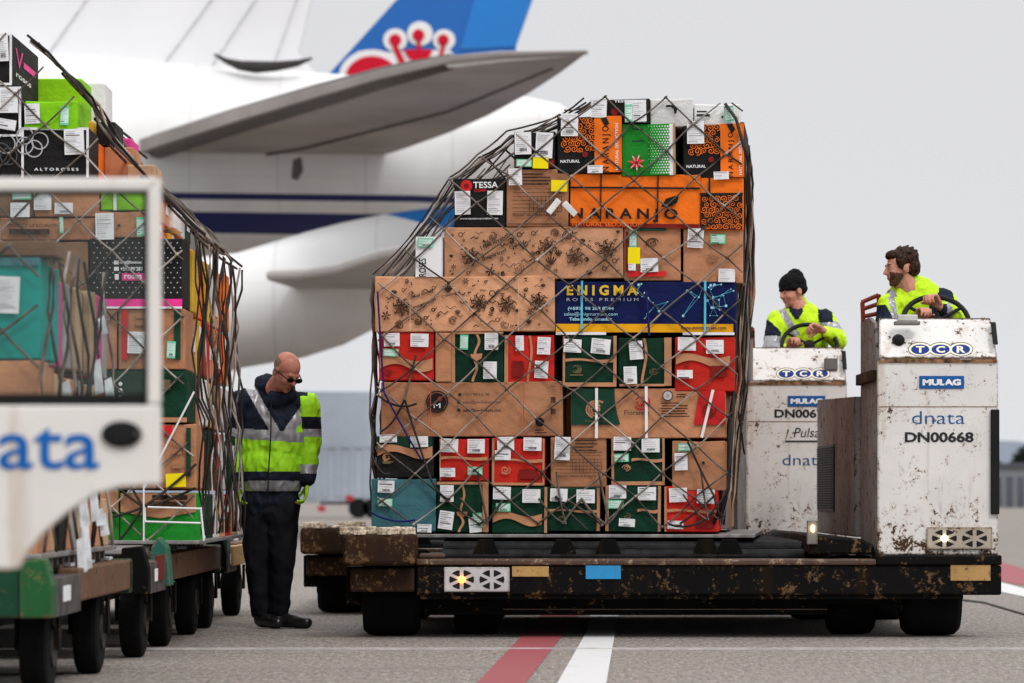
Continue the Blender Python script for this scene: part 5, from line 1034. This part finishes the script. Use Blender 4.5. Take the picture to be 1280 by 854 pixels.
tr = t.nodes.new('ShaderNodeBsdfTransparent'); tr.inputs[0].default_value = (.84, .87, .86, 1); gs = t.nodes.new('ShaderNodeBsdfGlossy'); gs.inputs['Roughness'].default_value = .04
ms = t.nodes.new('ShaderNodeMixShader'); ms.inputs[0].default_value = .03; t.links.new(tr.outputs[0], ms.inputs[1]); t.links.new(gs.outputs[0], ms.inputs[2]); t.links.new(ms.outputs[0], o_.inputs[0])
mb = MB(org); v = [pc(179, 498, dC+.02), pc(179, 242, dC+.02), pc(-700, 242, dC+.02), pc(-700, 498, dC+.02)]; mb.prism(v, (0, .006, 0), gl); mb.build('window_pane', T)
DNC = flat('cab_logo_blue', (.004, .12, .42), .45, var=.03)
mb = MB(org); text_on(mb, 'dnata', pc(-110, 587, dC-.004), pc(124, 587, dC)-pc(-110, 587, dC), Vector((0, 0, pc(0, 522).z-pc(0, 587).z)), DNC, .008); mb.build('lettering', T)
mb = MB(org); c = pc(152, 543, dC-.004); ring = lambda rx, rz, y, n=24: [(c.x+rx*math.cos(q*6.2832/n), y, c.z+rz*math.sin(q*6.2832/n)) for q in range(n)]
mb.prism(ring(.055, .036, dC-.014)[::-1][::-1], (0, .014, 0), SEAL); hd = mb.build('door_handle', T, bevel=.005)
mb = MB(org); mb.prism(ring(.036, .026, dC-.020), (0, .006, 0), PAD); mb.box(c.x+.036, c.x+.046, dC-.022, dC-.014, c.z-.006, c.z+.006, GRS); mb.build('latch', hd, bevel=.004)
mb = MB(org); mb.box(P(-700, 0, dC).x, P(-230, 0, dC).x, dC+.05, dC+1.4, 1.70, 1.76, CW); mb.build('roof', T, bevel=.02)
mb = MB(org); mb.box(P(-700, 0, dC).x, P(-230, 0, dC).x, dC+.05, dC+1.4, .38, .75, CW); mb.box(P(-700, 0, dC).x, P(-240, 0, dC).x, dC+1.34, dC+1.4, .38, 1.0, CW); mb.build('body', T, bevel=.02)
for x, y in ((-320, dC+.2), (-320, dC+1.2), (-640, dC+.2), (-640, dC+1.2)): wheel(T, org, (P(x, 0, dC).x, y, .3), (0, 1, 0), .3, .2)
# ---------------------------------------------------------------- people
SKIN = flat('skin', (.56, .26, .18), .5, var=.10, sc=18); SKINR = flat('ruddy_skin', (.46, .19, .135), .45, var=.12, sc=18); LIP = flat('lips', (.36, .11, .09), .5); BEARD = flat('beard', (.11, .056, .038), .8, var=.4, sc=90)
HAIR = flat('brown_hair', (.040, .018, .009), .55, var=.6, sc=60, bmp=1, bsc=90); STUB = flat('shaved_hair', (.20, .12, .09), .7, var=.2, sc=60)
HIV = flat('hi_vis_yellow', (.52, .80, .015), .6, var=.10, sc=10, emis=None); HIVG = flat('hi_vis_lime', (.34, .72, .02), .6, var=.14, sc=8); REFL = flat('reflective_band', (.33, .33, .35), .35, .3, .12, 12); NAVF = flat('navy_fabric', (.010, .014, .026), .8, var=.35, sc=9)
NAVF2 = flat('dark_sleeve', (.012, .017, .035), .8, var=.35, sc=9); TRO = flat('black_trousers', (.008, .008, .011), .85, var=.4, sc=6); BOOT = flat('black_boots', (.012, .011, .011), .35, var=.4, sc=30); KNIT = flat('black_knit', (.010, .010, .011), .95, var=.5, sc=60, bmp=1, bsc=260); EYEW = flat('eye_white', (.30, .26, .24), .4); EYEI = flat('dark_iris', (.02, .012, .01), .2)
GLOVE = flat('lime_glove', (.40, .72, .02), .7, var=.15, sc=30)
def cap_geo(bm, p1, r1, p2, r2, sub=2):
    vs = []
    for p, r in ((p1, r1), (p2, r2)):
        t = bmesh.new(); bmesh.ops.create_icosphere(t, subdivisions=sub, radius=r, matrix=Matrix.Translation(p)); vs += [v.co.copy() for v in t.verts]; t.free()
    h = bmesh.ops.convex_hull(bm, input=[bm.verts.new(v) for v in vs], use_existing_faces=False)
    dele = {e for key in ('geom_interior', 'geom_unused') for e in h[key] if isinstance(e, bmesh.types.BMVert) and e.is_valid}
    loose = {v for v in bm.verts if not v.link_faces}
    bmesh.ops.delete(bm, geom=list(dele | loose), context='VERTS')
def ell_geo(bm, c, r, M=None, sub=3):
    m = Matrix.Translation(c) @ (M.to_4x4() if M else Matrix.Identity(4)) @ Matrix.Diagonal((*r, 1)); bmesh.ops.create_icosphere(bm, subdivisions=sub, radius=1, matrix=m)
def union(name, parent, prims, vox, colorf, mats, smooth=6, wrinkle=0, wsc=9, cut=None):
    """one continuous skinned surface from tapered limbs and ellipsoids"""
    me = bpy.data.meshes.new(name); bmt = bmesh.new()
    for p in prims:
        b1 = bmesh.new()
        if p[0] == 'c': cap_geo(b1, Vector(p[1]), p[2], Vector(p[3]), p[4])
        else: ell_geo(b1, Vector(p[1]), p[2], p[3] if len(p) > 3 else None)
        bmesh.ops.recalc_face_normals(b1, faces=b1.faces); tmp = bpy.data.meshes.new('x'); b1.to_mesh(tmp); bmt.from_mesh(tmp); b1.free(); bpy.data.meshes.remove(tmp)
    bmt.to_mesh(me); bmt.free()
    o = bpy.data.objects.new(name, me); COL.objects.link(o)
    m = o.modifiers.new('r', 'REMESH'); m.mode = 'VOXEL'; m.voxel_size = vox
    m = o.modifiers.new('s', 'SMOOTH'); m.factor = .5; m.iterations = smooth
    dg = bpy.context.evaluated_depsgraph_get(); dg.update(); new = bpy.data.meshes.new_from_object(o.evaluated_get(dg)); o.modifiers.clear(); o.data = new; bpy.data.meshes.remove(me)
    bm = bmesh.new(); bm.from_mesh(new)
    if cut:
        dl = [f for f in bm.faces if cut(f.calc_center_median())]; bmesh.ops.delete(bm, geom=dl, context='FACES')
    if wrinkle:
        bm.normal_update()
        for v in bm.verts:
            q = Vector((v.co.x*wsc, v.co.y*wsc, v.co.z*wsc*.6)); n_ = noise.noise(q)+.5*noise.noise(q*2.3); n_ = 1-abs(n_)*2.2; v.co += v.normal*n_*wrinkle
    for m in mats: new.materials.append(m)
    for f in bm.faces: f.material_index = colorf(f.calc_center_median(), f.normal); f.smooth = True
    bm.to_mesh(new); bm.free(); new.update()
    o.parent = parent; return o
def head_prims(H):
    """H: matrix head frame (face towards -Y) -> person frame"""
    T_ = lambda x, y, z: H @ Vector((x, y, z)); Rm = H.to_3x3()
    E = lambda c, r: ('e', T_(*c), r, Rm)
    return [E((0, .014, .035), (.075, .095, .084)), E((0, -.028, -.015), (.062, .066, .085)), E((0, -.03, -.07), (.046, .054, .040)), ('c', T_(0, -.07, -.093), .018, T_(0, -.068, -.088), .020),
            ('c', T_(0, -.088, .012), .008, T_(0, -.108, -.022), .012), ('c', T_(-.012, -.094, -.028), .008, T_(.012, -.094, -.028), .008), ('c', T_(-.034, -.080, .022), .011, T_(.034, -.080, .022), .011), E((0, -.083, -.056), (.024, .012, .011)),
            ('c', T_(-.033, -.062, -.028), .026, T_(-.035, -.055, -.03), .026), ('c', T_(.033, -.062, -.028), .026, T_(.035, -.055, -.03), .026),
            E((-.078, .008, -.008), (.010, .021, .032)), E((.078, .008, -.008), (.010, .021, .032)), ('c', T_(0, .02, -.06), .056, T_(0, .035, -.14), .060)]
def head_extras(parent, H, hair=None):
    for s in (-1, 1):
        mb = MB(); c = H @ Vector((s*.031, -.083, .002)); bm_pts = []
        n = 8; vs = []; fs = []
        for i in range(5):
            a = math.pi*i/4
            for q in range(n): b_ = 2*math.pi*q/n; vs.append(c+H.to_3x3() @ Vector((.0115*math.sin(a)*math.cos(b_), -.006*math.cos(a), .0052*math.sin(a)*math.sin(b_))))
        for i in range(4):
            for q in range(n): fs.append((i*n+q, i*n+(q+1) % n, (i+1)*n+(q+1) % n, (i+1)*n+q))
        mb.add(vs, fs, EYEW); d_ = H.to_3x3() @ Vector((0, -.0066, 0)); mb.add([c+d_+H.to_3x3() @ Vector((.0055*math.cos(q*.785), 0, .0055*math.sin(q*.785))) for q in range(8)], [tuple(range(8))], EYEI); mb.build('eye', parent, smooth=True)
def hand_prims(wr, f, n, curl=(20, 25, 20), thumb=1, sc=1.0, spread=.0215):
    """wr wrist, f finger direction, n palm normal"""
    wr, f, n = Vector(wr), Vector(f).normalized(), Vector(n).normalized(); n = (n-f*n.dot(f)).normalized(); s = f.cross(n)*thumb; pr = []
    for k in range(4):
        off = (k-1.5)*spread*sc; kn = wr+f*(.088-.004*abs(k-1.2))*sc-s*off
        pr.append(('c', wr+f*.015-s*off*.6, .015*sc, kn, .0115*sc)); p = kn; a = 0
        for seg, (ln, r) in enumerate(zip((.042, .027, .021), (.0095, .0088, .008))):
            a += curl[seg]; ln *= (.92, 1.0, .96, .78)[3-k] if thumb else 1
            q = p+(f*math.cos(R(a))+n*math.sin(R(a)))*ln*sc; pr.append(('c', p, r*sc, q, (r-.0008)*sc)); p = q
    t0 = wr+f*.03*sc+s*.03*sc; t1 = t0+(f*.55+s*.6+n*.35).normalized()*.042*sc; t2 = t1+(f*.75+s*.1+n*.6).normalized()*.032*sc
    pr += [('c', wr+f*.012, .017*sc, t0, .015*sc), ('c', t0, .014*sc, t1, .0115*sc), ('c', t1, .011*sc, t2, .009*sc)]
    return pr
def person(loc, label): return empty('person', loc, label, 'person', None)
def near_seg(p, a, b):
    a, b = Vector(a), Vector(b); d_ = b-a; t = max(0, min(1, (p-a).dot(d_)/d_.dot(d_))); return (p-(a+d_*t)).length, t

# --- stooping man beside the left stack
base = P(345, HOR, 23.65); base.z = 0
M1 = person(base, 'bald man in dark glasses and hi-vis jacket, head bowed, standing between the stacks')
k_ = 23.65/F
def L1(px, py, dy=0): return Vector(((px-345)*k_, dy, CZ+(HOR-py)*k_))
hc = L1(359, 466, -.12)
H1 = Matrix.Translation(hc) @ Matrix.Rotation(R(42), 4, 'Z') @ Matrix.Rotation(R(34), 4, 'X') @ Matrix.Rotation(R(4), 4, 'Y') @ Matrix.Scale(1.10, 4)
neck = L1(345, 492, .0); shR = L1(384, 503, .02); shL = L1(300, 500, .02); pel = L1(338, 632, .02); elR = L1(388, 556, .03); wrR = L1(384, 604, -.05); elL = L1(292, 560, .05); wrL = L1(297, 605, -.04)
hipR = L1(352, 640, .0); hipL = L1(322, 640, .02); knR = L1(352, 708, -.02); knL = L1(322, 708, .02); anR = L1(349, 768, .02); anL = L1(326, 768, .06)
pr = head_prims(H1)+[('c', hc+Vector((-.02, .07, -.1)), .062, neck, .07), ('c', neck, .06, (neck+pel)/2, .09), ('c', (neck+pel)/2, .09, pel, .09), ('c', shR, .055, shL, .055), ('c', shR, .05, elR, .04), ('c', elR, .04, wrR, .028), ('c', shL, .05, elL, .04), ('c', elL, .04, wrL, .028),
   ('c', hipR, .07, knR, .055), ('c', knR, .055, anR, .04), ('c', hipL, .07, knL, .055), ('c', knL, .055, anL, .04)]
pr += hand_prims(wrR, (-.05, -.15, -1), (-1, -.2, 0), (25, 40, 35), 1, 1.05); pr += hand_prims(wrL, (.05, -.15, -1), (1, -.2, 0), (25, 40, 35), -1, 1.05)
H1i = H1.inverted()
def c1(p, n):
    h = H1i @ p
    if h.length < .16 and h.z > -.1:
        if h.z > -.012 and h.y > .0 and abs(h.x) > .035 and h.z < .07: return 1
        if (h-Vector((0, -.09, -.056))).length < .02: return 2
        return 0
    if ((p-wrR).length < .26 and p.z < wrR.z+.03 or (p-wrL).length < .26 and p.z < wrL.z+.03) and abs(p.x+.02) > .17: return 3
    return 0
union('body', M1, pr, .0058, c1, [SKINR, STUB, LIP, GLOVE], 4)
gl1 = MB(); 
for s in (-1, 1):
    cx = s*.033; gl1.prism([H1 @ Vector((cx+.027*math.cos(q*.524), -.102, .002+.017*math.sin(q*.524))) for q in range(12)], H1.to_3x3() @ Vector((0, .004, 0)), SEAL)
    gl1.tube([H1 @ Vector((s*.058, -.098, .006)), H1 @ Vector((s*.082, -.03, .008)), H1 @ Vector((s*.084, .02, .004))], .004, SEAL, 6)
gl1.tube([H1 @ Vector((-.01, -.106, .008)), H1 @ Vector((.01, -.106, .008))], .004, SEAL, 6); gl1.build('glasses', M1)
jk = [('e', (neck+pel)/2+Vector((0, 0, .10)), (.235, .150, .30)), ('e', (neck+pel)/2+Vector((-.01, 0, -.13)), (.225, .155, .26)), ('c', pel+Vector((.06, 0, .02)), .135, pel+Vector((-.06, 0, .02)), .135), ('c', pel+Vector((.07, 0, -.0)), .13, pel+Vector((-.07, 0, .0)), .13),
      ('c', shR+Vector((-.03, 0, -.015)), .085, shL+Vector((.03, 0, -.01)), .085), ('c', shR+Vector((-.01, 0, -.02)), .092, elR, .072), ('c', elR, .070, wrR+Vector((0, 0, .03)), .055), ('c', shL+Vector((.01, 0, -.02)), .088, elL, .070), ('c', elL, .068, wrL+Vector((0, 0, .03)), .055),
      ('c', neck+Vector((.05, -.02, .02)), .078, neck+Vector((-.07, .05, .05)), .085), ('c', neck+Vector((.07, -.05, -.02)), .07, neck+Vector((.0, -.07, -.05)), .07), ('c', neck+Vector((-.06, .07, .05)), .06, neck+Vector((.03, .08, .05)), .06)]
zz = lambda py: CZ+(HOR-py)*k_
def cj(p, n):
    # 0 navy 1 lime 2 reflective
    dR, tR = near_seg(p, shR, elR); dR2, tR2 = near_seg(p, elR, wrR)
    px = 345+p.x/k_; py = HOR-(p.z-CZ)/k_
    if p.x > .165 and min(dR, dR2) < .10 and px > 372:
        if py < 495: return 1 if px > 385 else 0
        if py < 521: return 1
        if py < 537: return 0
        if py < 546: return 2
        if py < 581: return 1
        if py < 592: return 2
        return 0
    if p.y > .06: 
        if 536 < py < 550 or 602 < py < 616: return 2
        return 1 if py < 592 and py > 484 else 0
    if 536+(px-300)*.06 < py < 549+(px-300)*.06: return 2
    if 601+abs(px-338)*.02 < py < 614: return 2
    if py > 590: return 0
    if py > 545: return 1
    # V braces
    e1 = 298+(py-470)*.60; e2 = 396-(py-490)*.66
    if abs(px-(e1+6)) < 6.5 and py > 468: return 2
    if px > e2+7: return 1
    if abs(px-e2) < 7.5 and py > 492: return 2
    if px < 300 and py < 480: return 1
    return 0
union('jacket', M1, jk, .0075, cj, [NAVF, HIVG, REFL], 4, .010, 12)
mb = MB(); mb.tube([L1(341, 500, -.165), L1(341, 540, -.185), L1(338, 590, -.18), L1(336, 636, -.15)], .005, SEAL, 5); mb.build('zip', M1)
tr_ = [('c', hipR+Vector((0, 0, .03)), .125, knR, .088), ('c', knR, .082, anR+Vector((0, 0, .02)), .068), ('c', hipL+Vector((0, 0, .03)), .125, knL, .088), ('c', knL, .082, anL+Vector((0, 0, .02)), .068), ('c', pel+Vector((.05, 0, -.04)), .13, pel+Vector((-.05, 0, -.04)), .13)]
union('trousers', M1, tr_, .009, lambda p, n: 0, [TRO], 4, .008, 9)
bt = []
for an, dx, dy in ((anR, .19, -.12), (anL, .12, -.16)):
    a = Vector((an.x, an.y, .11)); bt += [('c', a+Vector((0, 0, .07)), .058, Vector((an.x, an.y, .06)), .055), ('c', Vector((an.x, an.y, .055)), .052, Vector((an.x+dx*.6, an.y+dy*.6, .05)), .047), ('c', Vector((an.x+dx*.6, an.y+dy*.6, .045)), .045, Vector((an.x+dx, an.y+dy, .04)), .040)]
union('boots', M1, bt, .008, lambda p, n: 0, [BOOT], 3, cut=None)

# --- seated drivers
def driver(loc, k, label, px0, head, Hrot, mode, g):
    Mp = person(loc, label); Lc = lambda px, py, dy=0: Vector(((px-px0)*k, dy, CZ+(HOR-py)*k-loc.z))
    hc = Lc(*head, 0); Hm = Matrix.Translation(hc) @ Hrot
    nk = Lc(*g['neck']); sR = Lc(*g['sR']); sL = Lc(*g['sL']); eR = Lc(*g['eR']); eL = Lc(*g['eL']); wR_ = Lc(*g['wR']); wL = Lc(*g['wL']); pv = Lc(*g['pel'])
    body = head_prims(Hm)+[('c', hc+Vector((0, .02, -.09)), .056, nk, .062), ('c', nk, .07, (nk+pv)/2, .11), ('c', (nk+pv)/2, .11, pv, .13), ('c', sR, .05, sL, .05), ('c', sR, .045, eR, .038), ('c', eR, .036, wR_, .027), ('c', sL, .045, eL, .038), ('c', eL, .036, wL, .027)]
    for s in (-.09, .09):
        kn = pv+Vector((s*1.1, -.26, .0)); body += [('c', pv+Vector((s, 0, 0)), .085, kn, .06), ('c', kn, .055, kn+Vector((0, .08, -.38)), .042), ('c', kn+Vector((0, .08, -.41)), .045, kn+Vector((0, -.03, -.43)), .035)]
    body += hand_prims(wR_, g['fR'], g['nR'], g.get('curl', (48, 62, 45)), g['tR'], 1.08); body += hand_prims(wL, g['fL'], g['nL'], (48, 62, 45), g['tL'], 1.08)
    Hi = Hm.inverted()
    def cb(p, n):
        h = Hi @ p
        if (h-Vector((0, -.092, -.056))).length < .019: return 1
        if mode == 'beard':
            if h.z < -.026-(.055+h.y)*.25+noise.noise(h*70)*.006 and h.z > -.118+max(0, h.y+.05)*1.3 and h.y < -.004+noise.noise(h*60)*.008 and (h-Vector((0, -.1, -.03))).length > .034 and not (abs(h.x) < .03 and h.z > -.045): return 2
        if .022 < h.z < .032 and h.y < -.07 and .012 < abs(h.x) < .05: return 2
        return 0
    union('body', Mp, body, .0058, cb, [SKIN, LIP, BEARD], 4)
    head_extras(Mp, Hm); Rm = Hm.to_3x3(); TT = lambda x, y, z: Hm @ Vector((x, y, z))
    if mode == 'beard':
        hp_ = [('e', TT(0, .026, .050), (.081, .092, .076), Rm), ('e', TT(0, .058, .0), (.072, .058, .068), Rm), ('e', TT(0, -.042, .082), (.060, .044, .032), Rm), ('e', TT(.066, -.010, .035), (.020, .035, .045), Rm), ('e', TT(-.066, -.010, .035), (.020, .035, .045), Rm), ('e', TT(.0, .10, .0), (.045, .022, .055), Rm)]
        rs = random.Random(4)
        for q in range(18):
            a = rs.uniform(0, 6.28); e_ = rs.uniform(.1, 1.4); v = Vector((.079*math.cos(a)*math.cos(e_), .026+.090*math.sin(a)*math.cos(e_), .050+.074*math.sin(e_)))
            if v.y < -.03 and v.z < .075: continue
            tip = v*1.07+Vector((rs.uniform(-.010, .010), rs.uniform(.0, .02), rs.uniform(-.01, .008))); hp_.append(('c', TT(*v), .011, TT(*tip), .004))
        union('hair', Mp, hp_, .0055, lambda p, n: 0, [HAIR], 4, .0035, 55)
    else:
        hp_ = [('e', TT(0, .012, .055), (.088, .108, .088), Rm), ('e', TT(0, .045, .092), (.060, .066, .075), Rm), ('e', TT(0, .005, .028), (.090, .108, .030), Rm), ('e', TT(0, .04, .01), (.086, .076, .05), Rm)]
        union('beanie', Mp, hp_, .0058, lambda p, n: 0, [KNIT], 4, .0025, 30, cut=lambda c: False)
        mb = MB(); a = TT(-.095, -.035, .045); bx = Rm @ Vector((-.35, -1, 0)); ex = Rm @ Vector((.016, -.006, 0)); ez = Rm @ Vector((0, 0, .022)); o_ = a+Rm @ Vector((-.004, -.012, 0)); mb.prism([o_, o_+ex*1, o_+ex+ez, o_+ez], Rm @ Vector((.006, .012, 0)), flat('leather_patch', (.20, .10, .06), .6)); mb.build('patch', Mp)
    tc_ = (nk+pv)/2
    jp = [('e', tc_+Vector((0, 0, .12)), (g['w']*.80, .14, .26)), ('e', tc_+Vector((0, 0, -.1)), (.20, .14, .25)), ('c', sR+Vector((-.02, 0, -.03)), .078, sL+Vector((.02, 0, -.03)), .078), ('c', sR+Vector((0, 0, -.02)), .082, eR, .066), ('c', eR, .064, wR_.lerp(eR, .22), .046), ('c', sL+Vector((0, 0, -.02)), .082, eL, .066), ('c', eL, .064, wL.lerp(eL, .22), .046), ('c', nk+Vector((.0, .03, -.02)), .085, nk+Vector((0, .03, .035)), .072), ('c', pv+Vector((.06, 0, 0)), .15, pv+Vector((-.06, 0, 0)), .15)]
    colf = g['col']
    union('jacket', Mp, jp, .0068, lambda p, n: colf(p, n, px0+p.x/k, HOR-(p.z+loc.z-CZ)/k), [HIV, NAVF2, REFL], 4, .008, 15)
    tp = []
    for s in (-.09, .09):
        kn = pv+Vector((s*1.1, -.26, .0)); tp += [('c', pv+Vector((s, 0, 0)), .11, kn, .08), ('c', kn, .075, kn+Vector((0, .08, -.36)), .06)]
    union('trousers', Mp, tp, .012, lambda p, n: 0, [TRO], 3, .004, 9)
    return Mp
# man in beanie (rear loader), torso to the camera, face turned left and down
dB = 27.15
def cB(p, n, px, py):
    if px < 975 and py > 398+max(0, (px-957))*1.0 and px < 972+ (py-398)*.45: return 2 if py > 421 else 1
    if px > 1022 and 384 < py < 404 and px < 1040 and (px-1022) > (py-384)*-.2: return 1
    if px > 1018 and abs(py-(404+(px-1030)*.25)) < 4.5 and px > 1024: return 2
    e = 974+(py-386)*.52
    if abs(px-(e+2)) < 5 and py < 420 and n.y < .3: return 2
    if 986 < px < 1003 and py < 400 and py < 384+(8.5-abs(px-994.5))*1.6+6 and n.y < .2: return 1
    return 0
gB = dict(neck=(998, 384, .0), sR=(1030, 396, .0), sL=(972, 398, .0), eR=(1046, 428, -.16), eL=(962, 438, -.14), wR=(1023, 415, -.34), wL=(982, 440, -.36), pel=(1004, 492, .05), fR=(-.95, -.2, .22), nR=(-.1, -.75, -.65), tR=-1, fL=(.25, -.4, .8), nL=(.3, -.8, -.3), tL=1, w=.28, col=cB)
loc = P(1000, HOR, dB); loc.z = 1.1
driver(loc, dB/F, 'young man in black beanie and hi-vis jacket steering the rear loader', 1000, (991, 365), Matrix.Rotation(R(-62), 4, 'Z') @ Matrix.Rotation(R(10), 4, 'X') @ Matrix.Rotation(R(-6), 4, 'Y') @ Matrix.Scale(1.06, 4), 'beanie', gB)
dN = 22.75
def cN(p, n, px, py):
    if 1172 < px < 1192 and 353 < py < 376 and abs(px-1182) < 5+(py-353)*.35: return 1
    if px > 1180 and abs(py-(378+(px-1190)*.35)) < 4: return 2
    e = 1112+(py-365)*.14
    if abs(px-(e-1+ (4 if py < 372 else 0))) < 4.5 and py > 362 and n.y < .3: return 2
    if px < 1112 and py > 382 and px < 1104+(py-382)*.6: return 1
    if 1160 < px < 1186 and py > 382 and n.y < .4: return 1 if px < 1178 else 2
    return 0
gN = dict(neck=(1138, 358, .04), sR=(1180, 372, .06), sL=(1112, 379, -.02), eR=(1200, 407, -.10), eL=(1104, 412, -.14), wR=(1168, 384, -.22), wL=(1140, 404, -.30), pel=(1152, 478, .1), fR=(-.55, -.5, .62), nR=(-.2, -.5, -.85), tR=-1, fL=(.3, -.5, .7), nL=(.3, -.8, -.3), tL=1, w=.28, col=cN)
loc = P(1150, HOR, dN); loc.z = 1.1
driver(loc, dN/F, 'bearded man with tousled brown hair in hi-vis jacket at the near wheel, looking left', 1150, (1126, 335), Matrix.Rotation(R(-78), 4, 'Z') @ Matrix.Rotation(R(7), 4, 'X') @ Matrix.Scale(1.05, 4), 'beard', gN)
